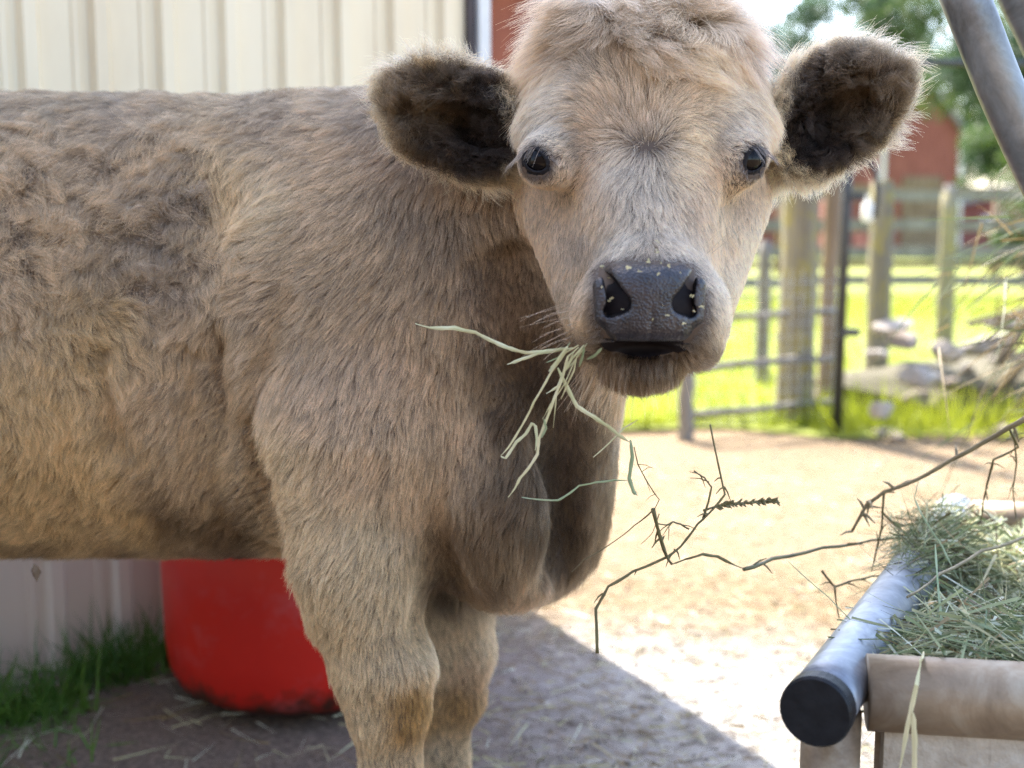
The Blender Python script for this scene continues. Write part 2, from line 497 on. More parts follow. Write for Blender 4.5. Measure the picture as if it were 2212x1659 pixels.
# combing tables: x, y on the coat, lay direction (x, down), length cm, curl, colour key
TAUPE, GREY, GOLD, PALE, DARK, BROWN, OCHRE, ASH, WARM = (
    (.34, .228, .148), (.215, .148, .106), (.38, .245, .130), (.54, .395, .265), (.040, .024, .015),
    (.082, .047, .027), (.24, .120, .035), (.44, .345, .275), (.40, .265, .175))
BODY = [
    (0, 230, -1, .15, 3.0, .5, GREY), (300, 230, -1, .2, 3.0, .55, GREY), (600, 240, -1, .3, 3.0, .6, GREY), (800, 230, -.9, .3, 3.0, .4, GREY),
    (60, 350, -.9, .4, 3.2, 1.0, TAUPE), (350, 330, -.9, .2, 3.0, .9, TAUPE), (400, 430, -.6, .6, 2.8, 1.0, GREY), (150, 500, -.4, .8, 3.0, 1.0, TAUPE),
    (350, 600, -.7, .6, 2.8, .9, GREY), (0, 600, -.2, .9, 3.2, .8, TAUPE), (200, 720, .5, .8, 3.2, .5, GOLD), (80, 850, .3, .9, 3.2, .45, GOLD),
    (500, 400, .1, 1, 3.6, .4, GOLD), (590, 440, -.9, .35, 3.4, .3, PALE), (700, 330, -.9, .35, 3.0, .3, TAUPE), (700, 480, -.85, .5, 3.0, .15, TAUPE),
    (800, 600, -.75, .65, 3.0, .12, TAUPE), (600, 620, -.85, .5, 3.0, .2, TAUPE), (500, 780, -.7, .7, 3.0, .25, TAUPE), (350, 850, -.6, .7, 3.0, .3, TAUPE),
    (920, 420, -.2, 1, 3.0, .15, GREY), (1000, 500, -.05, 1, 3.2, .15, GREY), (1060, 450, 0, 1, 3.0, .1, GREY), (950, 700, -.15, 1, 3.2, .15, TAUPE), (1080, 700, .1, 1, 3.0, .15, GREY),
    (850, 800, -.5, .85, 2.8, .12, WARM), (700, 850, -.65, .75, 2.8, .12, WARM), (1000, 900, -.1, 1, 3.0, .12, WARM), (600, 1000, -.8, .6, 3.0, .15, PALE),
    (1100, 900, -.2, 1, 3.4, .2, BROWN), (1110, 760, 0, 1, 3.0, .15, BROWN), (1160, 830, -.1, 1, 3.0, .15, DARK), (1195, 1000, 0, 1, 2.6, .15, DARK), (1200, 1140, 0, 1, 2.6, .15, DARK), (1060, 640, 0, 1, 3.0, .15, GREY), (1100, 1080, -.3, 1, 3.6, .2, BROWN), (1000, 1150, -.2, 1, 3.4, .25, BROWN), (1050, 1250, -.1, 1, 3.4, .25, BROWN), (960, 1270, 0, 1, 3.0, .2, DARK),  # DARK points put shade of the neck and chest creases into the coat colour
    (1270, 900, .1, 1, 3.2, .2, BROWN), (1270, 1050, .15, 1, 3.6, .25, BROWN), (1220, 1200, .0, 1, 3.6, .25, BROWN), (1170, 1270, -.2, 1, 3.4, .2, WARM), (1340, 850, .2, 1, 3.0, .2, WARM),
    (200, 1000, -.6, .8, 3.2, .25, GOLD), (50, 1050, -.5, .8, 3.2, .25, GOLD), (400, 1040, -.6, .7, 3.2, .25, TAUPE), (500, 1130, -.5, .6, 3.4, .2, BROWN), (380, 1090, -.5, .6, 3.4, .2, BROWN),
    (100, 1130, -.4, .7, 3.4, .2, GOLD), (100, 1200, -.4, .7, 3.4, .2, BROWN), (300, 1130, -.6, .5, 3.2, .2, GOLD), (300, 1200, -.6, .5, 3.2, .2, BROWN), (550, 1190, -.5, .5, 3.0, .2, DARK),
    (800, 1000, -.6, .8, 2.8, .1, WARM), (650, 1150, -.7, .7, 2.8, .12, PALE), (800, 1150, -.4, .9, 2.8, .1, PALE), (900, 1080, -.2, 1, 2.8, .1, WARM),
    (700, 1300, -.35, .95, 2.6, .12, PALE), (850, 1300, -.1, 1, 2.6, .1, PALE), (750, 1430, -.3, 1, 2.4, .12, PALE), (860, 1420, .15, 1, 2.6, .12, PALE),
    (940, 1400, .3, .95, 2.8, .15, PALE), (790, 1550, -.2, 1, 2.0, .12, PALE), (890, 1500, 0, 1, 2.0, .1, OCHRE), (880, 1560, -.05, 1, 1.8, .1, OCHRE), (900, 1530, .05, 1, 1.8, .1, OCHRE),
    (800, 1650, -.05, 1, 1.6, .1, PALE), (870, 1650, 0, 1, 1.4, .1, PALE), (1020, 1370, .3, 1, 2.6, .1, PALE), (1000, 1440, .1, 1, 2.2, .1, WARM), (990, 1510, .1, 1, 1.8, .1, OCHRE), (970, 1620, 0, 1, 1.6, .1, PALE)]
HEAD = [
    (1390, 10, .0, .2, 5.0, 1.1, BROWN), (1380, 60, .3, .2, 4.6, 1.1, GREY), (1330, 40, -.7, .1, 4.8, .9, TAUPE), (1450, 40, .7, .1, 4.8, .9, TAUPE), (1200, 90, -.9, .3, 5.0, .5, WARM), (1580, 90, .9, .3, 5.0, .5, WARM),
    (1130, 180, -.8, .7, 4.2, .25, PALE), (1640, 170, .8, .7, 4.2, .25, PALE), (1390, 110, .6, .5, 3.4, .8, TAUPE), (1480, 120, .9, .4, 3.6, .6, PALE), (1320, 130, .3, -.9, 3.0, .4, GREY), (1390, 200, .0, -1, 2.6, .15, TAUPE),
    (1320, 220, -.6, -.6, 2.4, .12, TAUPE), (1470, 220, .6, -.6, 2.4, .12, TAUPE), (1220, 200, -.9, -.1, 2.2, .1, ASH), (1560, 200, .9, -.1, 2.2, .1, ASH),
    (1200, 270, -.7, .3, 1.4, .08, ASH), (1570, 270, .7, .3, 1.4, .08, ASH), (1300, 290, -.8, -.35, 2.0, .12, WARM), (1480, 290, .9, -.2, 2.4, .2, PALE),
    (1395, 290, 0, -1, 2.0, .1, WARM), (1400, 350, .0, 1, 2.0, .15, ASH), (1350, 350, -.9, .4, 2.0, .15, ASH), (1450, 350, .9, .45, 2.0, .15, PALE),
    (1270, 360, -.8, .45, 1.6, .1, WARM), (1530, 360, .8, .45, 1.6, .1, WARM), (1400, 420, .05, 1, 1.8, .12, ASH), (1300, 440, -.6, .8, 1.7, .1, TAUPE), (1500, 440, .6, .8, 1.7, .1, TAUPE),
    (1200, 430, -.4, .9, 1.0, .06, WARM), (1600, 430, .3, .9, 1.0, .06, WARM), (1160, 520, -.1, 1, 1.3, .06, WARM), (1250, 520, -.4, .9, 1.6, .1, GREY), (1560, 520, .4, .9, 1.8, .1, WARM), (1610, 520, .1, 1, 1.3, .1, PALE),
    (1370, 500, -.75, .7, 1.6, .08, ASH), (1430, 500, .7, .75, 1.6, .08, ASH), (1400, 540, 0, 1, 1.2, .05, GREY), (1340, 540, -.7, .7, 1.5, .06, ASH), (1460, 540, .7, .7, 1.5, .06, ASH),
    (1260, 600, -.8, .5, 1.3, .08, TAUPE), (1540, 600, .7, .6, 1.3, .08, ASH), (1200, 640, -.3, .9, 1.6, .08, GREY), (1590, 640, .1, 1, 1.3, .08, PALE), (1250, 690, -.95, .2, 1.3, .06, TAUPE), (1545, 680, .8, .5, 1.3, .06, ASH),
    (1240, 740, -.9, .5, 1.4, .08, BROWN), (1530, 760, .6, .9, 1.5, .1, BROWN), (1300, 790, -.3, 1, 1.8, .05, BROWN), (1390, 800, 0, 1, 1.9, .05, BROWN), (1470, 800, .3, 1, 1.8, .05, BROWN), (1390, 770, 0, 1, 1.5, .05, DARK)]
def idw(px, py, tab, pw=3.2):
    T = np.array([[t[0], t[1]] for t in tab], float)
    A = np.array([[t[2], t[3], t[4], t[5], *t[6]] for t in tab], float)
    A[:, :2] /= np.linalg.norm(A[:, :2], axis=1, keepdims=True) + 1e-9
    out = np.zeros((len(px), A.shape[1]))
    for s in range(0, len(px), 40000):
        dx = px[s:s + 40000, None] - T[:, 0]; dy = py[s:s + 40000, None] - T[:, 1]
        wt = 1 / (dx * dx + dy * dy + 900) ** (pw / 2)
        out[s:s + 40000] = (wt @ A) / wt.sum(1, keepdims=True)
    return out

me = calf.data
tri = np.concatenate([BF[:, [0, 1, 2]], BF[:, [0, 2, 3]]])
A_, B_, C_ = BV[tri[:, 0]], BV[tri[:, 1]], BV[tri[:, 2]]
fn_ = np.cross(B_ - A_, C_ - A_); area = np.linalg.norm(fn_, axis=1) / 2
cen = (A_ + B_ + C_) / 3; fn_ /= (2 * area[:, None] + 1e-12)
cx, cy = proj(cen)
facing = -(fn_ * (cen - CAM) / np.linalg.norm(cen - CAM, axis=1, keepdims=True)).sum(1)
dens = np.where((cx > -90) & (cy < 1740) & (facing > -.35), 1.0, .10)
hd_c = np.full(len(cen), 9.0)
nm = cen[:, 0] > -.35
hd_c[nm] = np.minimum(sdf_head(cen[nm]), sdf_ears(cen[nm]))
dens = np.where(hd_c < .01, dens * 2.4, dens)
NH = 820000
pr = area * dens; pr /= pr.sum()
ti = rng.choice(len(tri), NH, p=pr)
u = rng.random(NH); v = rng.random(NH); fl = u + v > 1; u[fl] = 1 - u[fl]; v[fl] = 1 - v[fl]
root = A_[ti] + u[:, None] * (B_[ti] - A_[ti]) + v[:, None] * (C_[ti] - A_[ti])
nor = grad(sdf, root, .004)
dh = np.full(NH, 9.0); de = np.full(NH, 9.0); nm = root[:, 0] > -.35
dh[nm] = sdf_head(root[nm]); de[nm] = sdf_ears(root[nm]); db = sdf_body(root)
is_ear = (de < dh - .001) & (de < db - .001)
is_head = (dh <= de) & (dh < db + .002)
# bare skin: eyes, nose, mouth, hoofs
keep = np.ones(NH, bool)
for e in (EYE_L, EYE_R): keep &= np.linalg.norm(root - e, axis=1) > .0148
qn = root - NC
nose_d = sdf_nose(root)
keep &= nose_d > .0008
keep &= ~((np.abs(qn[:, 0]) < .0392) & (np.abs(qn[:, 2] - .002) < .027) & (root[:, 0] > 0) & (root[:, 1] < 1.2))
keep &= np.linalg.norm((root - P(1387, 754, 1.080)) / np.array([.038, .036, .0085]), axis=1) > 1
keep &= root[:, 2] > .055
root, nor, is_ear, is_head, nose_d = root[keep], nor[keep], is_ear[keep], is_head[keep], nose_d[keep]
NH = len(root)
px, py = proj(root)
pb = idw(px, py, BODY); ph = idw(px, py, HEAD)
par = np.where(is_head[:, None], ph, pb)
# parameter noise shifts the borders between zones
lay = np.stack([par[:, 0], np.zeros(NH), -par[:, 1]], 1)
lay += -0.12 * np.stack([np.zeros(NH), np.ones(NH), np.zeros(NH)], 1)
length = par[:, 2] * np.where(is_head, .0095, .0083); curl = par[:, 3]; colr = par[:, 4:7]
# ears
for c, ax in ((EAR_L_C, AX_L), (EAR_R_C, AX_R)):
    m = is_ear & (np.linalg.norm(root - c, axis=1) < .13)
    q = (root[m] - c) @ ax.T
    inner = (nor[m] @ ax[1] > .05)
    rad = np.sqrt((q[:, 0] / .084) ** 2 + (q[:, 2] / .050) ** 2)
    d = q[:, 2:3] / .05 * ax[2] * 1.1 + (q[:, 0:1] / .084 * .9 + .35) * ax[0] + np.array([0, 0, -.25])
    lay[m] = d
    length[m] = np.where(inner, .022, .036) * np.clip(.65 + .6 * rad, .5, 1.15)
    curl[m] = np.where(inner, .95, .45)
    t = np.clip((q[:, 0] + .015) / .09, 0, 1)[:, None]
    ci = np.array((.016, .010, .008)) * (1 - t) + np.array((.105, .066, .040)) * t  # dark brown inner hair; deeper base tone is shade put into the colour
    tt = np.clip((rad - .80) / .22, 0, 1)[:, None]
    ci = ci * (1 - tt) + np.array((.62, .48, .34)) * tt  # pale fringe, with some backlit glow put into the colour
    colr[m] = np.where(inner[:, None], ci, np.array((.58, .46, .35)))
# dark velvet next to the nose leather and round the eyes
f = np.clip(1 - nose_d / .012, 0, 1)[:, None] * is_head[:, None]
colr = colr * (1 - f) + np.array((.05, .045, .05)) * f
length = length * (1 - .70 * f[:, 0])
for e, n in ((EYE_L, EDIR_L), (EYE_R, EDIR_R)):
    dd = np.linalg.norm(root - e, axis=1)
    f = np.clip(1 - (dd - .0145) / .009, 0, 1)[:, None] * is_head[:, None]
    colr = colr * (1 - f) + np.array((.05, .042, .045)) * f
    g = np.clip(1 - (dd - .018) / .03, 0, 1)
    above = np.clip((root[:, 2] - e[2] - .004) / .008, 0, 1)
    length = length * (1 - .65 * g * (1 - .12 * above))
    out = (root - e) / dd[:, None]
    out = out * (1 - above[:, None]) + above[:, None] * np.array([.9 * np.sign(n[0]), -.2, -.12])
    lay = lay + out * (g * 1.3 * is_head)[:, None]
for a_, b_, ra_, rb_, k_ in FOLDS[:5] + FOLDS[8:9]:
    g_ = np.clip(1 - cone(root, a_, b_, ra_, rb_) / .012, 0, 1) * (~is_head & ~is_ear)
    length = length * (1 - .45 * g_)
# wandering lay, tufts
wn = np.stack([sines(root, 26, 1), sines(root, 26, 2), sines(root, 26, 3)], 1)
wn2 = np.stack([sines(root, 110, 4), sines(root, 110, 5), sines(root, 110, 6)], 1)
lay = lay / (np.linalg.norm(lay, axis=1, keepdims=True) + 1e-6)
lay += wn * (.05 + .50 * curl)[:, None] + wn2 * (.05 + .60 * curl)[:, None] + rng.normal(size=(NH, 3)) * (.09 + .15 * curl)[:, None]
tan = lay - nor * (lay * nor).sum(1, keepdims=True)
tan /= np.linalg.norm(tan, axis=1, keepdims=True) + 1e-6
length *= np.clip(rng.normal(1, .2, NH), .45, 1.5) * (1 + .05 * sines(root, 60, 9))
length = np.maximum(length, .003)
lift = .42 + .15 * curl + .10 * rng.normal(size=NH) + (.03 + .10 * curl) * sines(root, 70, 12)
lift[is_ear] += .35
lift[is_head] -= .08
crown = np.clip((150 - py) / 110, 0, 1) * is_head
lift += crown * (.45 + .35 * sines(root, 75, 15))
length *= 1 + crown * (.20 + .35 * sines(root, 85, 16))
K = 7
t = np.linspace(0, 1, K)
# direction turns from raised to lying
pts = np.zeros((NH, K, 3)); cur = root - nor * .001
pts[:, 0] = cur
for k in range(1, K):
    tm = (t[k] + t[k - 1]) / 2
    lf = np.clip(lift, .08, 1.2) * (1.35 - 1.25 * tm)
    d = tan + nor * lf[:, None] + np.array([0, 0, -1]) * (.22 * tm)
    d /= np.linalg.norm(d, axis=1, keepdims=True)
    cur = cur + d * (length / (K - 1))[:, None]
    pts[:, k] = cur
# clumps: each hair leans to the nearest guide
def clump(pts, root, count, amount, seed):
    r = np.random.default_rng(seed)
    gi = r.choice(NH, count, replace=False)
    kd = kdtree.KDTree(count)
    for i, g in enumerate(gi): kd.insert(root[g], i)
    kd.balance()
    near = np.fromiter((gi[kd.find(c)[1]] for c in root), np.int64, NH)
    w_ = (amount[:, None] * (t ** 1.15)[None])[..., None]
    rel = pts[near] - root[near][:, None]
    pulled = root[:, None] * (1 - .82 * t[None, :, None]) + root[near][:, None] * (.82 * t[None, :, None]) + rel * (np.clip(length / length[near], .6, 1.5))[:, None, None]
    return pts * (1 - w_) + pulled * w_, near
cf = rng.random(NH)
far_ok = 1.0
pts, near1 = clump(pts, root, 36000, np.clip(.50 * cf + .22 + .1 * curl, 0, .9), 21)
pts, near2 = clump(pts, root, 10500, np.clip(.14 * cf + .06 + .45 * curl, 0, .85), 22)
# curls
side = np.cross(nor, tan)
phs = wn2[:, 0] * 2.5 + rng.normal(size=NH) * .5
amp = (curl ** 1.6) * .0055 + .0004
turn = 5.5 + 2 * rng.random(NH)
for k in range(1, K):
    a = phs + turn * t[k]
    off = side * (np.sin(a) - np.sin(phs))[:, None] + nor * (np.cos(a) - np.cos(phs))[:, None] * .6
    pts[:, k] += off * (amp * min(1, t[k] * 1.5))[:, None]
# colour of each strand
hi = rng.random(NH)
val = 1 + .05 * sines(root, 45, 31) + .06 * sines(root, 190, 32) + rng.normal(size=NH) * .18 + rng.normal(size=NH)[near1] * .13 + np.where(is_head, .10, 0) + np.where(hi[near1] > .90, .42, 0) + np.where(hi > .95, .6, 0)
colr = colr * np.clip(val, .25, 2.0)[:, None]
warm = (.035 * sines(root, 14, 33) + .04 * rng.normal(size=NH))[:, None]
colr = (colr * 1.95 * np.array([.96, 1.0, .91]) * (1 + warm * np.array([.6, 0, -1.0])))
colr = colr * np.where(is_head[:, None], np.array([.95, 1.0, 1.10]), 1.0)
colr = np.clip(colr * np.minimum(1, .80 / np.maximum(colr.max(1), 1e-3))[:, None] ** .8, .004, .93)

def hair_object(name, pts, rad0, rad1, col, material, parent):
    n, k, _ = pts.shape
    hc = bpy.data.hair_curves.new(name)
    hc.add_curves([k] * n)
    hc.attributes['position'].data.foreach_set('vector', pts.astype(np.float32).ravel()) if 'position' in hc.attributes else hc.position_data.foreach_set('vector', pts.astype(np.float32).ravel())
    ra = hc.attributes.get('radius') or hc.attributes.new('radius', 'FLOAT', 'POINT')
    tt = np.linspace(0, 1, k) ** 1.5
    rr = (rad0[:, None] * (1 - tt) + rad1[:, None] * tt).astype(np.float32)
    ra.data.foreach_set('value', rr.ravel())
    ca = hc.attributes.new('tint', 'FLOAT_COLOR', 'CURVE')
    ca.data.foreach_set('color', np.concatenate([col, np.ones((n, 1))], 1).astype(np.float32).ravel())
    hc.materials.append(material)
    o = bpy.data.objects.new(name, hc)
    COL.objects.link(o); o.parent = parent
    return o
def hair_mat(name, rough=.38):
    m = bpy.data.materials.new(name); m.use_nodes = True
    nn = m.node_tree.nodes; nn.remove(nn['Principled BSDF'])
    h = N(m, 'ShaderNodeBsdfHairPrincipled')
    h.parametrization = 'COLOR'
    at = N(m, 'ShaderNodeAttribute', attribute_name='tint')
    hi = N(m, 'ShaderNodeHairInfo')
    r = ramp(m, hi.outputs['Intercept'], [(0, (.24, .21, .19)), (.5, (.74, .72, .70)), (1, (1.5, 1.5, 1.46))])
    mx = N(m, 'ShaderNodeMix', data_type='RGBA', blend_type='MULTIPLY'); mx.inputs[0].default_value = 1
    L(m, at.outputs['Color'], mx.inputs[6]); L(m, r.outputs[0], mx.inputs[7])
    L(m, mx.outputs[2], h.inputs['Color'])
    h.inputs['Roughness'].default_value = rough
    h.inputs['Radial Roughness'].default_value = .6
    h.inputs['Coat'].default_value = 0
    h.inputs['Random Roughness'].default_value = .2
    df = N(m, 'ShaderNodeBsdfDiffuse'); L(m, mx.outputs[2], df.inputs[0])
    ms = N(m, 'ShaderNodeMixShader'); ms.inputs[0].default_value = HAIR_MIX
    L(m, h.outputs[0], ms.inputs[1]); L(m, df.outputs[0], ms.inputs[2])
    L(m, ms.outputs[0], nn['Material Output'].inputs[0])
    return m
HAIR_MIX = .5
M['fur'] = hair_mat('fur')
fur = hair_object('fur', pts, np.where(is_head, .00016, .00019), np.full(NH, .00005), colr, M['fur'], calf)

# lashes, whiskers, beard hairs
lp = []
for e, n, s in ((EYE_L, EDIR_L, -1), (EYE_R, EDIR_R, 1)):
    a, b = disc_frame(n)
    for i in range(54):
        th = R(random.uniform(10, 120)) if s < 0 else R(random.uniform(60, 170))
        x = math.cos(th) * .0150; y = math.sin(th) * .0125
        p0 = e + a * x + b * y + n * .0085
        o_ = n * random.uniform(.5, .8) + b * random.uniform(-.15, .15) + a * (x / .015) * .5 + np.array([s * .25, 0, -.55])
        o_ /= np.linalg.norm(o_); ln = random.uniform(.010, .020)
        lp.append([p0 + o_ * ln * q + np.array([0, 0, -.35]) * ln * q * q for q in t])
lp = np.array(lp)
hair_object('eyelash', lp, np.full(len(lp), .00013), np.full(len(lp), .00005), np.tile((.30, .24, .20), (len(lp), 1)), M['fur'], calf)
wp = []
def whisk(px_, py_, y_, dx, dz, ln, n_, jx=14, jy=10):
    for i in range(n_):
        p0 = P(px_ + random.uniform(-jx, jx), py_ + random.uniform(-jy, jy), y_)
        o_ = np.array([dx + random.uniform(-.25, .25), random.uniform(-.6, -.1), dz + random.uniform(-.25, .25)]); o_ /= np.linalg.norm(o_)
        l_ = ln * random.uniform(.6, 1.2); g = random.uniform(-.25, .05)
        wp.append([p0 + o_ * l_ * q + np.array([0, 0, g]) * l_ * q * q for q in t])
whisk(1250, 690, 1.105, -1, -.25, .045, 16, 25, 40); whisk(1540, 690, 1.11, .9, .2, .04, 10, 15, 45)
whisk(1390, 800, 1.105, 0, -1, .035, 34, 90, 15); whisk(1290, 800, 1.12, -.5, -.9, .04, 24, 30, 20)
whisk(1520, 560, 1.14, .8, .8, .06, 3, 20, 20); whisk(1340, 800, 1.12, -.3, -1, .045, 16, 50, 10)
wp = np.array(wp)
hair_object('whisker', wp, np.full(len(wp), .00018), np.full(len(wp), .00006), np.tile((.62, .45, .30), (len(wp), 1)), M['fur'], calf)

# ------------------------------------------------------------------ ground
def ground_mat():
    m = mat('yard_ground', rough=.95)
    b = m.node_tree.nodes['Principled BSDF']
    tc = N(m, 'ShaderNodeTexCoord')
    n1 = N(m, 'ShaderNodeTexNoise', i_Scale=2.2, i_Detail=8.0, i_Roughness=.7)
    n2 = N(m, 'ShaderNodeTexNoise', i_Scale=38.0, i_Detail=8.0, i_Roughness=.75)
    n3 = N(m, 'ShaderNodeTexNoise', i_Scale=95.0, i_Detail=4.0, i_Roughness=.7)
    for n in (n1, n2, n3): L(m, tc.outputs['Object'], n.inputs['Vector'])
    dirt = ramp(m, n2.outputs[0], [(.3, (.11, .070, .036)), (.5, (.21, .145, .080)), (.72, (.36, .28, .175))])
    n4 = N(m, 'ShaderNodeTexNoise', i_Scale=17.0, i_Detail=10.0, i_Roughness=.8)
    L(m, tc.outputs['Object'], n4.inputs['Vector'])
    lime = ramp(m, n4.outputs[0], [(.37, (.045, .034, .026)), (.42, (.18, .16, .145)), (.52, (.36, .35, .34)), (.70, (.52, .51, .50))])
    dark = ramp(m, n3.outputs[0], [(.3, (.09, .062, .046)), (.55, (.22, .165, .125)), (.75, (.38, .30, .23))])
    sx = N(m, 'ShaderNodeSeparateXYZ'); L(m, tc.outputs['Object'], sx.inputs[0])
    # worn lime patch in the yard, dark trodden soil along the wall
    def dist(cx_, cy_, rx, ry, rough_):
        v = N(m, 'ShaderNodeVectorMath', operation='SUBTRACT'); v.inputs[1].default_value = (cx_, cy_, 0)
        L(m, tc.outputs['Object'], v.inputs[0])
        v2 = N(m, 'ShaderNodeVectorMath', operation='DIVIDE'); v2.inputs[1].default_value = (rx, ry, 1)
        L(m, v.outputs[0], v2.inputs[0])
        le = N(m, 'ShaderNodeVectorMath', operation='LENGTH'); L(m, v2.outputs[0], le.inputs[0])
        ad = N(m, 'ShaderNodeMath', operation='MULTIPLY_ADD'); ad.inputs[1].default_value = rough_; L(m, n1.outputs[0], ad.inputs[0]); L(m, le.outputs['Value'], ad.inputs[2])
        r = ramp(m, ad.outputs[0], [(.95, (1, 1, 1)), (1.0, (0, 0, 0))])
        r.color_ramp.elements[0].position = .62; r.color_ramp.elements[1].position = .92
        sc = N(m, 'ShaderNodeMath', operation='MULTIPLY'); sc.inputs[1].default_value = .6
        L(m, ad.outputs[0], sc.inputs[0]); L(m, sc.outputs[0], r.inputs[0])
        return r
    k1 = dist(.28, 1.60, .62, .86, .5)
    k2 = dist(-1.0, 1.9, .95, .85, .4)
    a = N(m, 'ShaderNodeMix', data_type='RGBA'); L(m, k1.outputs[0], a.inputs[0]); L(m, dirt.outputs[0], a.inputs[6]); L(m, lime.outputs[0], a.inputs[7])
    c = N(m, 'ShaderNodeMix', data_type='RGBA'); L(m, k2.outputs[0], c.inputs[0]); L(m, a.outputs[2], c.inputs[6]); L(m, dark.outputs[0], c.inputs[7])
    L(m, c.outputs[2], b.inputs['Base Color'])
    bp = N(m, 'ShaderNodeBump', i_Strength=.9, i_Distance=.012)
    ad = N(m, 'ShaderNodeMath', operation='ADD'); L(m, n2.outputs[0], ad.inputs[0]); L(m, n3.outputs[0], ad.inputs[1])
    L(m, ad.outputs[0], bp.inputs['Height']); L(m, bp.outputs[0], b.inputs['Normal'])
    return m
M['ground'] = ground_mat()
gv, gf = [], []
nx_, ny_ = 70, 70
xs = np.sign(np.linspace(-1, 1, nx_)) * np.abs(np.linspace(-1, 1, nx_)) ** 3 * 200
ys = np.sign(np.linspace(-1, 1, ny_)) * np.abs(np.linspace(-1, 1, ny_)) ** 3 * 200 + 2
for y in ys:
    for x in xs:
        gv.append((x, y, .006 * math.sin(x * 5 + y * 3) * math.sin(y * 4.1) if abs(x) < 6 and abs(y) < 8 else 0))
for j in range(ny_ - 1):
    for i in range(nx_ - 1):
        gf.append((j * nx_ + i, j * nx_ + i + 1, (j + 1) * nx_ + i + 1, (j + 1) * nx_ + i))
g = mesh_obj('ground', gv, gf, M['ground'], smooth=True)
setp(g, 'trodden dirt yard with pale lime patches', kind='structure')

def leafy(name, c0, c1, scale=3.0, trans=.35):
    m = bpy.data.materials.new(name); m.use_nodes = True
    nn = m.node_tree.nodes; b = nn['Principled BSDF']
    b.inputs['Roughness'].default_value = .55
    tc = N(m, 'ShaderNodeTexCoord')
    n = N(m, 'ShaderNodeTexNoise', i_Scale=scale, i_Detail=5.0)
    L(m, tc.outputs['Object'], n.inputs['Vector'])
    r = ramp(m, n.outputs[0], [(.3, c0), (.7, c1)])
    L(m, r.outputs[0], b.inputs['Base Color'])
    tr = N(m, 'ShaderNodeBsdfTranslucent'); L(m, r.outputs[0], tr.inputs[0])
    mx = N(m, 'ShaderNodeMixShader'); mx.inputs[0].default_value = trans
    L(m, b.outputs[0], mx.inputs[1]); L(m, tr.outputs[0], mx.inputs[2]); L(m, mx.outputs[0], nn['Material Output'].inputs[0])
    return m
M['meadow'] = leafy('meadow_grass', (.20, .25, .015), (.36, .40, .03), 1.5, .45)
M['sod'] = noisy('sod', [(.3, (.14, .17, .02)), (.7, (.26, .29, .04))], 4, .9, .5)
M['tuft'] = leafy('shade_grass', (.05, .13, .02), (.15, .29, .045), 6)

# meadow beyond the yard: a sheet whose near edge wanders, blades on it
mv, mf = [], []
edge = lambda x: 4.93 + .10 * math.sin(x * 3.1) + .06 * math.sin(x * 7.7 + 1) - .04 * (x - 1)
XS = np.linspace(-6, 12, 90)
for x in XS:
    mv += [(x, edge(x), .010), (x, edge(x) + .25, .026), (x, 40, .03)]
for i in range(len(XS) - 1):
    for k in range(2):
        mf.append((i * 3 + k, (i + 1) * 3 + k, (i + 1) * 3 + k + 1, i * 3 + k + 1))
md = mesh_obj('field', mv, mf, M['sod'], smooth=True)
setp(md, 'sunlit green meadow beyond the yard', kind='structure')

def ribbons(name, base, dirs, length, width, bend, mats, midx=None, seg=3, parent=None, droop=0.0, rnd=None):
    """many thin curved blades as one mesh"""
    n = len(base)
    r_ = rnd or np.random.default_rng(5)
    d = dirs / np.linalg.norm(dirs, axis=1, keepdims=True)
    s = np.cross(d, r_.normal(size=(n, 3))); s /= np.linalg.norm(s, axis=1, keepdims=True)
    bd = np.cross(d, s)
    V = np.zeros((n, seg + 1, 2, 3))
    for k in range(seg + 1):
        q = k / seg
        c = base + d * (length * q)[:, None] + bd * (bend * q * q)[:, None] + np.array([0, 0, -1.0]) * (np.broadcast_to(droop, (n,)) * q * q)[:, None]
        wv = (width * (1 - .85 * q) if k < seg else width * .08)
        V[:, k, 0] = c - s * wv[:, None] / 2; V[:, k, 1] = c + s * wv[:, None] / 2
    st = (seg + 1) * 2
    b0 = np.arange(n)[:, None] * st
    Fs = [np.concatenate([b0 + 2 * k, b0 + 2 * k + 1, b0 + 2 * k + 3, b0 + 2 * k + 2], 1) for k in range(seg)]
    Fq = np.stack(Fs, 1).reshape(-1, 4)
    o = fast_mesh(name, V.reshape(-1, 3), Fq, mats, parent)
    if midx is not None:
        o.data.polygons.foreach_set('material_index', np.repeat(midx, seg).astype(np.int32))
    return o
n = 42000
bx_ = rng.uniform(-.2, 5.5, n); by_ = 4.95 + 9.5 * rng.random(n) ** 1.6
by_ = np.maximum(by_, np.array([edge(x) for x in bx_]) + .02)
base = np.stack([bx_, by_, np.full(n, .02)], 1)
dr = rng.normal(size=(n, 3)) * .45 + np.array([0, 0, 1])
o = ribbons('grass', base, dr, rng.uniform(.04, .13, n) * (1 + .4 * sines(base, 1.5, 71)), rng.uniform(.004, .009, n), rng.uniform(-.03, .03, n), M['meadow'], rnd=rng)
setp(o, 'bright sunlit meadow grass beyond the yard', 'grass', kind='stuff')

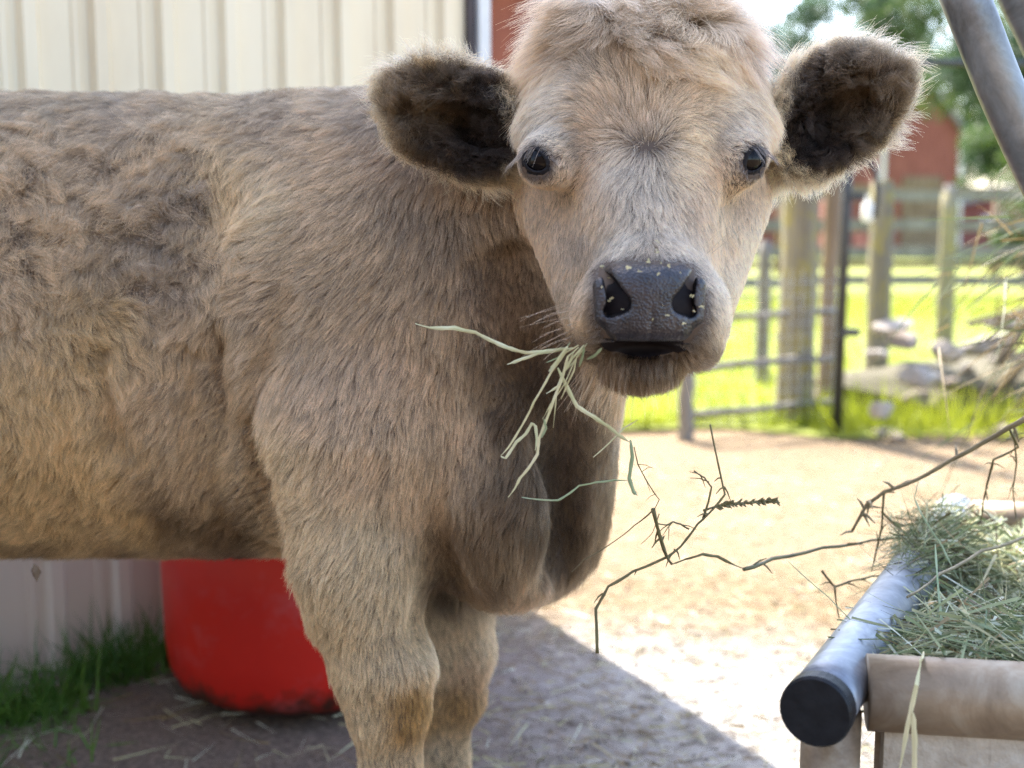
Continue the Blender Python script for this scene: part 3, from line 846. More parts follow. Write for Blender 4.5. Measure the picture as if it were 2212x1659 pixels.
def wood(name, c0, c1, c2, lich=None):
    m = noisy(name, [(.25, c0), (.5, c1), (.75, c2)], 14, .9, .8, 50, stretch=(1, 1, .12), bdist=.012)
    if lich:
        b = m.node_tree.nodes['Principled BSDF']; src = b.inputs['Base Color'].links[0].from_socket
        tc = N(m, 'ShaderNodeTexCoord'); n2 = N(m, 'ShaderNodeTexNoise', i_Scale=18.0, i_Detail=6.0, i_Roughness=.7); L(m, tc.outputs['Object'], n2.inputs['Vector'])
        r = ramp(m, n2.outputs[0], [(.48, (0, 0, 0)), (.60, (.8, .8, .8))])
        mx = N(m, 'ShaderNodeMix', data_type='RGBA'); L(m, r.outputs[0], mx.inputs[0]); L(m, src, mx.inputs[6]); mx.inputs[7].default_value = (*lich, 1)
        L(m, mx.outputs[2], b.inputs['Base Color'])
    return m

# ------------------------------------------------------------------ metal building
WA = np.array([-.079, 2.877]); WD = np.array([-.808, -.589])       # corner, direction along the wall to the left
WN = np.array([.589, -.808])                                      # outward normal
def siding_mat():
    m = noisy('cream_siding', [(.25, (.70, .57, .38)), (.5, (.80, .68, .47)), (.8, (.85, .74, .54))], 3.5, .38, .12, 14, stretch=(1, 1, .25), bdist=.02)
    nn = m.node_tree.nodes; b = nn['Principled BSDF']
    src = b.inputs['Base Color'].links[0].from_socket
    tc = N(m, 'ShaderNodeTexCoord'); sx = N(m, 'ShaderNodeSeparateXYZ'); L(m, tc.outputs['Object'], sx.inputs[0])
    n2 = N(m, 'ShaderNodeTexNoise', i_Scale=9.0, i_Detail=7.0, i_Roughness=.7); L(m, tc.outputs['Object'], n2.inputs['Vector'])
    ma = N(m, 'ShaderNodeMath', operation='MULTIPLY_ADD'); ma.inputs[1].default_value = -.45; L(m, n2.outputs[0], ma.inputs[0]); L(m, sx.outputs['Z'], ma.inputs[2])
    r = ramp(m, ma.outputs[0], [(0, (1, 1, 1)), (.10, (0, 0, 0))])
    mx = N(m, 'ShaderNodeMix', data_type='RGBA'); L(m, r.outputs[0], mx.inputs[0]); L(m, src, mx.inputs[6]); mx.inputs[7].default_value = (.66, .55, .45, 1)
    L(m, mx.outputs[2], b.inputs['Base Color'])
    return m
M['siding'] = siding_mat()
M['trim_white'] = noisy('white_trim', [(.3, (.60, .60, .58)), (.7, (.72, .72, .70))], 6, .45)
M['trim_dark'] = noisy('dark_gap', [(.3, (.03, .025, .025)), (.7, (.07, .05, .05))], 6, .6)
M['roof'] = noisy('roof_metal', [(.3, (.24, .25, .26)), (.7, (.36, .37, .38))], 5, .45, .1)
M['screw'] = mat('screw_head', (.35, .33, .30), .4, .8)
bld = empty('metal_building', (WA[0], WA[1], 0))
setp(bld, 'cream ribbed metal building behind the calf', 'building')
prof = [(0, 0), (.042, 0), (.051, .018), (.069, .018), (.078, 0), (.095, 0), (.099, .004), (.107, .004), (.111, 0)]
vs, fs = [], []
PL = .128; Lw = 4.0; k = 0; s_ = .030
seq = [(0.0, 0)]
while s_ < Lw:
    for a, h in prof: seq.append((s_ + a, h))
    s_ += PL
for a, h in seq:
    p = WA + WD * a + WN * h
    vs += [(p[0] - WA[0], p[1] - WA[1], -.02), (p[0] - WA[0], p[1] - WA[1], 3.1)]
for i in range(len(seq) - 1): fs.append((2 * i, 2 * i + 1, 2 * i + 3, 2 * i + 2))
sd_ = mesh_obj('siding', vs, fs, M['siding'], bld)
sm = sd_.modifiers.new('t', 'SOLIDIFY'); sm.thickness = .01; sm.offset = 0
mb = MB()
for i in range(24):
    for z in (.30, 1.05, 1.75, 2.5):
        p = WA + WD * (.030 + PL * i + .021) + WN * .008 - WA
        mb.tube([(p[0] - WN[0] * .006, p[1] - WN[1] * .006, z), (p[0] + WN[0] * .002, p[1] + WN[1] * .002, z)], .006, 8)
mb.build('screw', M['screw'], bld)['kind'] = 'stuff'
mb = MB()
rot = Matrix.Rotation(math.atan2(WD[1], WD[0]), 3, 'Z')
mb.box((.012 * WN[0] - .0 * WD[0], .012 * WN[1], 1.54), (.030, .04, 3.12), rot)
mb.build('corner_trim', M['trim_white'], bld)
mb = MB(); q = WD * .028 + WN * .010
mb.box((q[0], q[1], 1.54), (.020, .022, 3.10), rot); mb.build('corner_gap', M['trim_dark'], bld)
SN = np.array([-.589, .808])
vs = []
for d_, w__ in ((0, 0), (0, 3.5), (Lw, 3.5), (Lw, 0)):
    p = WD * d_ + SN * (w__ + .02)
    vs += [(p[0], p[1], -.02), (p[0], p[1], 3.1)]
fs = [(0, 1, 3, 2), (2, 3, 5, 4), (4, 5, 7, 6)]
mesh_obj('side_wall', vs, fs, M['siding'], bld)
c1 = [WD * -.02 + WN * .04, WD * (Lw + .1) + WN * .04, WD * (Lw + .1) + SN * 3.7, WD * -.02 + SN * 3.7]
vs = [(p[0], p[1], 3.1) for p in c1] + [(p[0], p[1], 3.18 + (.5 if i > 1 else 0)) for i, p in enumerate(c1)]
mesh_obj('roof', vs, [(3, 2, 1, 0), (4, 5, 6, 7), (0, 1, 5, 4), (1, 2, 6, 5), (2, 3, 7, 6), (3, 0, 4, 7)], M['roof'], bld)

# added board wall out of view behind the camera, cutting front sky light
shed = empty('shed', (-4.4, -2.3, 0)); setp(shed, 'added unseen dark board wall behind the camera, cutting the front light', 'shed')
M['blocker_wood'] = wood('blocker_wood', (.05, .035, .025), (.09, .065, .045), (.14, .10, .07))
for i in range(26):
    mb = MB(); mb.box((.10 + i * .2, random.uniform(-.004, .004), 1.3), (.195, .03, 2.6)); mb.build('board', M['blocker_wood'], shed)
mb = MB(); mb.box((2.6, -1.6, 2.74), (5.6, 3.4, .08), Matrix.Rotation(.08, 3, 'X')); mb.build('roof', M['roof'], shed)

# grass tufts along the wall
n = 1900
ta = np.abs(rng.normal(0, 1, n)) * 0
cl = np.concatenate([np.linspace(.80, 1.45, 14), rng.uniform(.45, 2.1, 8)]); ci_ = rng.integers(0, 22, n)
al = cl[ci_] + rng.normal(size=n) * .045
ou = .06 + .12 * rng.random(n) ** 1.5 + .10 * (al > 1.0)
base = np.zeros((n, 3)); base[:, :2] = WA + WD * al[:, None] + WN * ou[:, None]
dr = rng.normal(size=(n, 3)) * .38 + np.array([WN[0] * .25, WN[1] * .25, 1])
o = ribbons('wall_grass', base, dr, rng.uniform(.05, .165, n), rng.uniform(.003, .0068, n), rng.uniform(-.06, .06, n), M['tuft'], seg=5, droop=rng.uniform(0, .07, n), rnd=rng)
setp(o, 'dark green grass growing along the foot of the metal wall', 'grass', kind='stuff')
n = 1600
base = np.zeros((n, 3)); al = rng.uniform(.55, 2.0, n); base[:, :2] = WA + WD * al[:, None] + WN * (.2 + .28 * rng.random(n) ** 2)[:, None]
keepm = (al > 1.05)
base = base[keepm]; n = len(base)
dr = rng.normal(size=(n, 3)) * .9 + np.array([0, 0, .8])
dr[:, 2] = np.abs(dr[:, 2])
o = ribbons('yard_grass', base, dr, rng.uniform(.03, .09, n), rng.uniform(.003, .006, n), rng.uniform(-.03, .03, n), M['tuft'], seg=4, droop=rng.uniform(0, .03, n), rnd=rng)
setp(o, 'thin trodden grass at the edge of the dark soil', 'grass', kind='stuff')

# ------------------------------------------------------------------ red tub
def tub_mat():
    m = noisy('red_plastic', [(.3, (.60, .016, .010)), (.7, (.68, .024, .014))], 5, .42)
    b = m.node_tree.nodes['Principled BSDF']
    src = b.inputs['Base Color'].links[0].from_socket
    tc = N(m, 'ShaderNodeTexCoord'); sx = N(m, 'ShaderNodeSeparateXYZ'); L(m, tc.outputs['Object'], sx.inputs[0])
    n2 = N(m, 'ShaderNodeTexNoise', i_Scale=16.0, i_Detail=8.0, i_Roughness=.75); L(m, tc.outputs['Object'], n2.inputs['Vector'])
    ma = N(m, 'ShaderNodeMath', operation='MULTIPLY_ADD'); ma.inputs[1].default_value = -.22; L(m, n2.outputs[0], ma.inputs[0]); L(m, sx.outputs['Z'], ma.inputs[2])
    r = ramp(m, ma.outputs[0], [(0, (1, 1, 1)), (.05, (0, 0, 0))]); r.color_ramp.elements[0].position = .0
    ad = N(m, 'ShaderNodeMath', operation='ADD'); ad.inputs[1].default_value = .09; L(m, ma.outputs[0], ad.inputs[0]); L(m, ad.outputs[0], r.inputs[0])
    mx = N(m, 'ShaderNodeMix', data_type='RGBA'); L(m, r.outputs[0], mx.inputs[0]); L(m, src, mx.inputs[6]); mx.inputs[7].default_value = (.06, .02, .012, 1)
    n3 = N(m, 'ShaderNodeTexNoise', i_Scale=7.0, i_Detail=8.0, i_Roughness=.7); L(m, tc.outputs['Object'], n3.inputs['Vector'])
    r3 = ramp(m, n3.outputs[0], [(.53, (0, 0, 0)), (.68, (.6, .6, .6))])
    mx2 = N(m, 'ShaderNodeMix', data_type='RGBA'); L(m, r3.outputs[0], mx2.inputs[0]); L(m, mx.outputs[2], mx2.inputs[6]); mx2.inputs[7].default_value = (.62, .12, .13, 1)
    L(m, mx2.outputs[2], b.inputs['Base Color'])
    return m
M['tub'] = tub_mat()
def lathe(mb, prof, n=64):
    b = len(mb.v)
    for r, z in prof:
        for k in range(n):
            a = 2 * math.pi * k / n; mb.v.append((r * math.cos(a), r * math.sin(a), z))
    for i in range(len(prof) - 1):
        for k in range(n):
            k2 = (k + 1) % n
            mb.f.append((b + i * n + k, b + i * n + k2, b + (i + 1) * n + k2, b + (i + 1) * n + k))
tub = empty('tub', (-.388, 2.235, 0))
setp(tub, 'red plastic tub standing against the metal wall under the calf', 'tub')
mb = MB(); lathe(mb, [(.001, .012), (.12, .012), (.165, .004), (.205, .009), (.232, .026), (.246, .055), (.252, .10), (.255, .22), (.258, .40), (.250, .405), (.246, .22), (.235, .08), (.19, .03), (.001, .03)])
mb.build('tub_wall', M['tub'], tub, True)
mb = MB(); lathe(mb, [(.254, .385), (.274, .388), (.280, .398), (.276, .410), (.256, .413), (.248, .404)]); mb.build('rim', M['tub'], tub, True)
M['rope'] = noisy('rope', [(.3, (.30, .25, .18)), (.7, (.45, .40, .3))], 60, .9)
for s in (-1, 1):
    mb = MB(); mb.tube(spline([(s * .256, -.06, .36), (s * .285, -.055, .30), (s * .290, 0, .275), (s * .285, .055, .30), (s * .256, .06, .36)], 6), .008, 8)
    mb.build('handle', M['rope'], tub, True)

# ------------------------------------------------------------------ fence, gate and posts beyond the yard
M['lichen'] = wood('lichen_wood', (.10, .085, .06), (.18, .16, .12), (.28, .25, .18), (.26, .22, .06))
M['grey_wood'] = wood('weathered_wood', (.09, .08, .07), (.17, .155, .14), (.28, .26, .235))
M['brown_wood'] = wood('brown_wood', (.10, .065, .04), (.20, .14, .09), (.30, .22, .15))
M['iron'] = noisy('black_iron', [(.3, (.012, .013, .015)), (.7, (.03, .03, .035))], 20, .42, .2)
M['galv'] = noisy('galvanised', [(.3, (.30, .31, .33)), (.7, (.46, .47, .49))], 14, .35, .15, 60, metal=.75)
def post(px_, y, wpx, topy, m, label, name='fence_post', rough=.05, lean=0.0, cat='post', group=None):
    x = (px_ - 1106) / F * y
    w_ = wpx / F * y / 2
    z1 = P(px_, topy, y)[2]
    mb = MB(); kk = 9
    mb.tube([(x + lean * q / kk + random.uniform(-.004, .004), y, -.02 + (z1 + .02) * q / kk) for q in range(kk + 1)],
            [w_ * (1.06 - .12 * q / kk) for q in range(kk)] + [w_ * .86], 14, True, rough)
    o = mb.build(name, m, None, True)
    o.data.update()
    setp(o, label, cat, group)
    return o
post(1722, 5.16, 80, 300, M['lichen'], 'thick lichen-covered wooden post nearest to the calf head')
post(1790, 5.35, 34, 330, M['brown_wood'], 'thin brown wooden post just behind the thick lichen-covered one')
post(1898, 5.75, 52, 390, M['lichen'], 'mossy wooden post on the far side of the black gate upright')
post(2042, 8.4, 38, 415, M['lichen'], 'slim wooden post standing alone out in the meadow')
post(1486, 4.80, 34, 800, M['grey_wood'], 'short grey fence post below the calf chin')
post(1650, 6.3, 30, 520, M['grey_wood'], 'pale grey post right beside the calf cheek')
rf = empty('rail_fence', P(1486, 960, 4.8)); rf.location.z = 0
setp(rf, 'low grey fence of thin rails from the short post to the gate', 'fence')
rl = Vector(rf.location)
for a, b in (((1492, 797, 4.80), (1815, 768, 5.15)), ((1492, 899, 4.80), (1815, 866, 5.15)), ((1560, 686, 5.0), (1815, 672, 5.2))):
    mb = MB(); A0 = Vector(P(*a)) - rl; B0 = Vector(P(*b)) - rl
    mb.tube([A0.lerp(B0, q / 6) + Vector((0, 0, random.uniform(-.006, .006))) for q in range(7)], .0145, 8, True, .12)
    mb.build('rail', M['grey_wood'], rf, True)
mb = MB()
for q in range(14):
    xx = q * .05
    mb.tube([Vector((.03 + xx, .02 + xx * .4, .04)), Vector((.03 + xx, .02 + xx * .4, .66))], .0016, 5)
for z in np.arange(.06, .66, .055):
    mb.tube([Vector((.0, .01, z)), Vector((.68, .30, z))], .0016, 5)
mb.build('wire_mesh', M['galv'], rf)
# gate
gx = (1817 - 1106) / F * 4.85
gate = empty('gate', (gx, 4.85, 0)); setp(gate, 'black iron gate frame with a tall upright and long top bar', 'gate')
zt = P(1817, 132, 4.85)[2]
mb = MB(); mb.tube([(0, 0, -.02), (.005, 0, .8), (.012, 0, zt)], .0205, 12); mb.build('upright', M['iron'], gate, True)
mb = MB(); mb.tube([(-.45, 0, zt), (.012, 0, zt), (.9, .1, zt - .004)], .0135, 10); mb.build('top_bar', M['iron'], gate, True)
zz = P(1870, 345, 4.85)[2]
mb = MB(); mb.tube(spline([(.02, 0, zz - .02), (.05, 0, zz + .01), (.10, 0, zz - .02), (.125, 0, zz - .10), (.12, 0, zz - .22)], 5), .011, 8); mb.build('latch_hook', M['iron'], gate, True)
mb = MB()
for z in (.95, .42):
    mb = MB(); mb.box((.03, 0, z), (.085, .05, .03)); mb.build('hinge', M['iron'], gate)
M['white_plastic'] = noisy('white_plastic', [(.3, (.70, .70, .68)), (.7, (.82, .82, .80))], 8, .4)
jz = P(1884, 455, 5.55); bright_spot = empty('bright_spot', (jz[0], 5.62, jz[2] - .05)); bright_spot.scale = (.6, .6, .6); setp(bright_spot, 'small made-up white form standing in for a bright spot beside the mossy post', 'bright_spot')  # made-up white form standing in for a bright spot beside the post
mb = MB(); lathe(mb, [(.001, 0), (.030, 0), (.040, .01), (.043, .04), (.042, .10), (.034, .135), (.016, .155), (.013, .175), (.001, .176)], 24); mb.build('bright_spot_body', M['white_plastic'], bright_spot, True)
mb = MB(); mb.tube(spline([(.034, -.02, .13), (.062, -.03, .125), (.064, -.03, .07), (.042, -.02, .05)], 5), .006, 8); mb.build('handle', M['white_plastic'], bright_spot, True)
mb = MB(); lathe(mb, [(.001, .196), (.016, .195), (.017, .174), (.001, .173)], 16); mb.build('cap', M['trim_white'], bright_spot, True)

def far_fence(y, x0, x1, hgt, rails, m, label, step=1.7, seed=1):
    random.seed(seed)
    e = empty('plank_fence', (x0, y, 0)); setp(e, label, 'fence')
    nn_ = int((x1 - x0) / step)
    for i in range(nn_ + 1):
        mb = MB(); xx = i * step + random.uniform(-.05, .05)
        mb.tube([(xx, .08, -.02), (xx + random.uniform(-.03, .03), .08, hgt + .1 + random.uniform(-.05, .1))], [.075, .06], 9, True, .08); mb.build('post', m, e, True)
    for k in range(rails):
        z = .18 + (hgt - .18) * k / (rails - 1)
        for i in range(nn_):
            mb = MB(); mb.box((i * step + step / 2, -.015 + random.uniform(-.004, .004), z + random.uniform(-.02, .02)), (step * 1.01, .035, .12), Matrix.Rotation(random.uniform(-.015, .015), 3, 'Y'))
            mb.build('rail', m, e)
    return e
far_fence(14.2, 1.6, 10.2, 1.15, 4, M['grey_wood'], 'long grey plank fence along the far side of the meadow', seed=3)
far_fence(19.5, 2.5, 13.0, 1.35, 3, M['brown_wood'], 'brown plank fence farther off, behind the grey one', seed=4)
random.seed(9)

# ------------------------------------------------------------------ barns
M['red'] = wood('red_boards', (.15, .045, .035), (.21, .06, .045), (.27, .085, .06))
M['red_bright'] = wood('orange_red_boards', (.17, .055, .04), (.24, .08, .06), (.31, .12, .09))
M['shingle'] = noisy('grey_roofing', [(.3, (.16, .16, .17)), (.7, (.28, .28, .29))], 8, .8, .3)
def barn(x0, x1, y0, y1, hz, rz_, label, win=(), door=None, ridge='y', name='barn'):
    e = empty(name, (x0, y0, 0)); setp(e, label, 'barn')
    w_ = x1 - x0; dpt = y1 - y0
    mb = MB()
    vs = [(0, 0, 0), (w_, 0, 0), (w_, 0, hz), (w_ / 2, 0, rz_), (0, 0, hz), (0, dpt, 0), (w_, dpt, 0), (w_, dpt, hz), (w_ / 2, dpt, rz_), (0, dpt, hz)]
    mb.add(vs, [(0, 1, 2, 3, 4), (5, 9, 8, 7, 6), (0, 4, 9, 5), (1, 6, 7, 2)])
    wl_ = mb.build('wall', M['red'] if y0 < 20 else M['red_bright'], e)
    mb = MB(); ov = .25
    for s in (0, 1):
        xa = -ov if s == 0 else w_ + ov
        za = hz - ov * (rz_ - hz) / (w_ / 2)
        a = [(xa, -ov, za + .03), (w_ / 2, -ov, rz_ + .03), (w_ / 2, dpt + ov, rz_ + .03), (xa, dpt + ov, za + .03)]
        b = [(p[0], p[1], p[2] + .10) for p in a]
        mb.add(a + b, [(0, 1, 2, 3), (7, 6, 5, 4), (0, 4, 5, 1), (1, 5, 6, 2), (2, 6, 7, 3), (3, 7, 4, 0)])
    mb.build('roof', M['shingle'], e)
    mb = MB(); mb.box((-.02, -.03, hz / 2), (.10, .06, hz)); mb.build('corner_board', M['trim_white'], e)
    mb = MB(); mb.box((w_ + .02, -.03, hz / 2), (.10, .06, hz)); mb.build('corner_board', M['trim_white'], e)
    for wx, wz, ww, wh in win:
        mb = MB()
        for dx, dz, sx_, sz in ((0, wh / 2, ww + .12, .07), (0, -wh / 2, ww + .12, .07), (-ww / 2, 0, .07, wh - .07), (ww / 2, 0, .07, wh - .07)):
            mb.box((wx + dx, -.04, wz + dz), (sx_, .07, sz))
        f_ = mb.build('window', M['trim_white'], e)
        mb = MB(); mb.box((wx, -.015, wz), (ww - .06, .02, wh - .06)); mb.build('pane', M['glass'], f_)
    if door:
        dx, dw, dh_ = door
        mb = MB(); mb.box((dx, -.03, dh_ / 2), (dw, .05, dh_)); d0 = mb.build('door', M['brown_wood'], e)
        mb = MB(); mb.box((dx + dw * .35, -.08, dh_ * .5), (.04, .05, .2)); mb.build('handle', M['iron'], d0)
    return e
M['glass'] = mat('window_glass', (.05, .06, .07), .08)
barn(-.7, .55, 12.6, 18.5, 2.98, 3.25, 'brick-red barn just right of the metal building corner', door=(1.3, .9, 2.0))
barn(8.6, 10.35, 29, 35, 2.9, 4.0, 'tall narrow red barn with a grey roof beyond the meadow', door=(.9, .9, 1.9))
barn(12.4, 19, 36, 41, 1.2, 1.9, 'long low red barn farthest off at the right', win=((1.5, .8, .6, .4), (4, .8, .6, .4)))
barn(6.0, 7.6, 32, 36, 2.2, 3.0, 'small red shed half hidden behind the gate posts', win=((.8, 1.5, .4, .4),), name='shed')

# ------------------------------------------------------------------ trees
M['bark'] = wood('bark', (.06, .05, .04), (.11, .09, .07), (.17, .14, .11))
M['leaf_a'] = leafy('leaf_green', (.035, .07, .018), (.10, .16, .035), 1.2, .4)
M['leaf_b'] = leafy('leaf_blue_green', (.03, .06, .035), (.07, .12, .06), 1.2, .4)
M['leaf_c'] = leafy('leaf_yellow_green', (.09, .12, .02), (.19, .22, .04), 1.2, .45)
def tree(x, y, h, cr, leaf, label, n=9000, seed=1, trunk=.12, lsz=.10, low=.35, group=None):
    rs = np.random.default_rng(seed); random.seed(seed)
    e = empty('tree', (x, y, 0)); setp(e, label, 'tree', group)
    mb = MB()
    lean = random.uniform(-.3, .3)
    tp = [(lean * q * q, 0, h * .8 * q) for q in np.linspace(0, 1, 7)]
    mb.tube(tp, [trunk * (1 - .75 * q) for q in np.linspace(0, 1, 7)], 10, True, .05)
    cs = []
    for k in range(16):
        q = random.uniform(low, .95); a = random.uniform(0, 6.28)
        r_ = cr * math.sqrt(max(.05, 1 - ((q - .62) / .5) ** 2)) * random.uniform(.45, 1)
        p0 = Vector((lean * (q * .8) ** 2, 0, h * q * .75)); p1 = Vector((math.cos(a) * r_, math.sin(a) * r_, h * q + random.uniform(-.1, .25) * cr))
        mb.tube([p0, p0.lerp(p1, .5) + Vector((0, 0, .08 * cr)), p1], [trunk * .35, trunk * .2, trunk * .06], 6)
        cs.append((np.array(p1), random.uniform(.22, .42) * cr))
        for _ in range(2):
            v_ = np.array(p1) + rs.normal(size=3) * .28 * cr; cs.append((v_, random.uniform(.12, .26) * cr))
    mb.build('trunk', M['bark'], e, True)
    wts = np.array([c[1] ** 2 for c in cs]); wts /= wts.sum()
    ii = rs.choice(len(cs), n, p=wts)
    C0 = np.array([c[0] for c in cs])[ii]; Rr = np.array([c[1] for c in cs])[ii]
    dd = rs.normal(size=(n, 3)); dd /= np.linalg.norm(dd, axis=1, keepdims=True)
    base = C0 + dd * (Rr * rs.random(n) ** .45)[:, None] * np.array([1, 1, .75])
    dr = dd + rs.normal(size=(n, 3)) * .7
    a = dr / np.linalg.norm(dr, axis=1, keepdims=True)
    s_ = np.cross(a, rs.normal(size=(n, 3))); s_ /= np.linalg.norm(s_, axis=1, keepdims=True)
    l_ = (rs.uniform(.6, 1.3, n) * lsz)[:, None]
    V = np.stack([base, base + a * l_ * .5 + s_ * l_ * .33, base + a * l_, base + a * l_ * .5 - s_ * l_ * .33], 1).reshape(-1, 3)
    fast_mesh('crown', V, np.arange(n * 4).reshape(-1, 4), leaf, e)
    return e
tree(8.7, 21, 4.2, 1.3, M['leaf_b'], 'blue-green tree just right of the tall red barn', 9000, 3, lsz=.13)
tree(9.6, 23.5, 5.0, 1.7, M['leaf_a'], 'tall leafy tree above the long low red barn at the right', 11000, 4, lsz=.13)
tree(7.0, 16.8, 2.3, .8, M['leaf_a'], 'bushy young tree at the right edge behind the plank fence', 5200, 6, lsz=.09, low=.2)
tree(6.9, 33, 6.0, 1.9, M['leaf_b'], 'distant pale tree just right of the top of the calf head', 8000, 7, lsz=.17)
tree(10.5, 40, 8.0, 2.8, M['leaf_b'], 'distant broad tree showing above the tip of the calf ear', 8000, 8, lsz=.2)
tree(3.2, 38, 5.2, 2.6, M['leaf_a'], 'far round tree hidden behind the calf forehead', 3000, 10, lsz=.2)
tree(15.5, 46, 8.6, 3.4, M['leaf_c'], 'farthest tree, pale green, behind the bent feeder pipe', 8000, 12, lsz=.22)
tree(12.3, 38, 8.0, 3.0, M['leaf_a'], 'broad green tree right behind the roof of the tall red barn', 9000, 14, lsz=.2, low=.2)
tree(9.7, 41, 5.5, 2.4, M['leaf_a'], 'round dark tree left of the tall red barn', 7000, 15, lsz=.2, low=.15)
# far hedge
n = 9000
base = np.stack([rng.uniform(-2, 30, n), rng.uniform(47, 50, n), np.abs(rng.normal(0, 1, n)) * .9], 1)
dr = rng.normal(size=(n, 3))
o = ribbons('far_woods', base, dr, rng.uniform(.3, .7, n), rng.uniform(.25, .5, n), rng.uniform(-.1, .1, n), M['leaf_b'], seg=2, rnd=rng)
setp(o, 'distant line of green woods on the horizon', 'woods', kind='stuff')
random.seed(21)

# ------------------------------------------------------------------ rubble heap
M['rock'] = noisy('pale_rock', [(.3, (.15, .13, .115)), (.55, (.30, .27, .24)), (.75, (.50, .47, .43))], 9, .9, .7, 30)
M['rock_dark'] = noisy('brown_rock', [(.3, (.14, .11, .09)), (.7, (.30, .25, .21))], 9, .9, .7, 30)
def rock(c, r, sq, m, label, rz=0.0, group=None):
    bm = bmesh.new(); bmesh.ops.create_icosphere(bm, subdivisions=3, radius=1)
    s0 = random.uniform(0, 99); pl = [Vector((random.gauss(0, 1), random.gauss(0, 1), random.gauss(0, 1))).normalized() for _ in range(9)]
    for v in bm.verts:
        k_ = min([1.0] + [.72 / max(1e-3, v.co.normalized().dot(q)) if v.co.normalized().dot(q) > .72 else 1.0 for q in pl])
        v.co *= k_ * (1 + .04 * math.sin(v.co.x * 7 + s0) + .03 * math.sin(v.co.y * 9 + s0))
        v.co = Vector((v.co.x * r * sq[0] * .75, v.co.y * r * sq[1] * .75, v.co.z * r * sq[2] * .75))
    me_ = bpy.data.meshes.new('rock'); bm.to_mesh(me_); bm.free(); me_.materials.append(m)
    o = bpy.data.objects.new('rock', me_); COL.objects.link(o); o.location = tuple(map(float, c)); o.rotation_euler = (random.uniform(-.2, .2), random.uniform(-.25, .25), rz)
    setp(o, label, 'rock', group)
    return o
def rp(px_, py_, y): return P(px_, py_, y)
rock(rp(1925, 705, 5.0), .10, (1.3, .9, .32), M['rock'], 'flat white slab lying highest on the left of the rubble heap', .2)
rock(rp(1950, 735, 5.05), .11, (1.0, .9, .45), M['rock_dark'], 'dark brown stone right under the flat white slab', .5)
rock(rp(2045, 760, 5.0), .085, (1.1, .9, .8), M['rock'], 'rounded white rock in the middle of the rubble heap', .1)
rock(rp(2130, 745, 5.2), .12, (1.6, 1, .5), M['rock'], 'long pale rock at the upper right of the rubble heap', .2)
rock(rp(2190, 700, 5.5), .14, (1.4, 1, .4), M['rock'], 'broad pinkish slab farthest right and highest on the heap', .1)
rock(rp(1985, 815, 4.9), .12, (1.1, .9, .6), M['rock'], 'large grey rock low in the middle of the heap', .7)
rock(rp(1905, 885, 4.75), .062, (1.2, .9, .8), M['rock'], 'single cream rock lying at the foot of the black gate upright', .3)
rock(rp(1890, 765, 4.95), .07, (1.2, 1, .4), M['rock'], 'small flat pale stone against the mossy post', .3)
# earth core of the heap
bm = bmesh.new(); bmesh.ops.create_icosphere(bm, subdivisions=4, radius=1)
for v in bm.verts:
    f_ = 1 + .10 * math.sin(v.co.x * 6) * math.cos(v.co.y * 5) + .05 * math.sin(v.co.z * 12 + v.co.x * 14)
    v.co = Vector((v.co.x * 1.25 * f_, v.co.y * .55 * f_, v.co.z * .28 * f_))
me_ = bpy.data.meshes.new('earth_mound'); bm.to_mesh(me_); bm.free(); me_.materials.append(noisy('mound_earth', [(.3, (.045, .042, .022)), (.7, (.13, .115, .075))], 12, .95, .8, 40))
em = bpy.data.objects.new('earth_mound', me_); COL.objects.link(em); em.location = (2.55, 5.55, -.02)
setp(em, 'heap of earth under the rubble', kind='structure')
for k in range(46):
    x = random.uniform(1.45, 3.3); y = random.uniform(4.65, 5.6)
    q = 1 - ((x - 2.55) / 1.28) ** 2 - ((y - 5.55) / .58) ** 2
    z = .27 * math.sqrt(max(q, 0)) if q > 0 else 0
    r = random.uniform(.03, .085)
    rock((x, y, z + r * .2), r, (random.uniform(.9, 1.5), random.uniform(.8, 1.1), random.uniform(.4, .8)), M['rock'] if random.random() < .6 else M['rock_dark'],
         'broken stone, one of the many loose ones in the rubble heap', random.uniform(0, 3), 'loose stones in the rubble heap')
n = 900
base = np.stack([rng.uniform(1.2, 3.2, n), rng.uniform(4.7, 5.3, n), rng.uniform(.0, .25, n) * 0 + .02], 1)
dr = rng.normal(size=(n, 3)) * .5 + np.array([0, 0, 1])
o = ribbons('weeds', base, dr, rng.uniform(.06, .22, n), rng.uniform(.006, .012, n), rng.uniform(-.05, .05, n), M['meadow'], seg=3, rnd=rng)
setp(o, 'green weeds growing between the stones', 'weeds', kind='stuff')

# brushwood thrown on the heap
random.seed(77)
bp_ = empty('brush_pile', (2.9, 4.9, .25)); setp(bp_, 'dark tangle of cut branches lying on the right end of the heap', 'brush')
for k in range(14):
    a_ = random.uniform(-.5, .35); l_ = random.uniform(.7, 1.5)
    p0 = Vector((-.85 + random.uniform(-.2, .5), random.uniform(-.25, .25), -.12 + random.uniform(0, .25)))
    d_ = Vector((math.cos(.55 + a_), random.uniform(-.3, .3), math.sin(.55 + a_)))
    pts_ = [p0 + d_ * l_ * q + Vector((0, 0, .10 * math.sin(q * 3 + k))) for q in np.linspace(0, 1, 7)]
    mb = MB(); r_ = random.uniform(.010, .026)
    mb.tube(pts_, [r_ * (1 - .7 * q) for q in np.linspace(0, 1, 7)], 7, True, .15)
    for j in range(7):
        q_ = pts_[random.randint(1, 6)]; e_ = Vector((random.gauss(0, 1), random.gauss(0, .6), random.gauss(.2, 1))).normalized() * random.uniform(.1, .35)
        mb.tube([q_, q_ + e_ * .5 + Vector((0, 0, .015)), q_ + e_], [r_ * .35, r_ * .22, r_ * .06], 5)
    mb.build('branch', M['bark'], bp_, True)

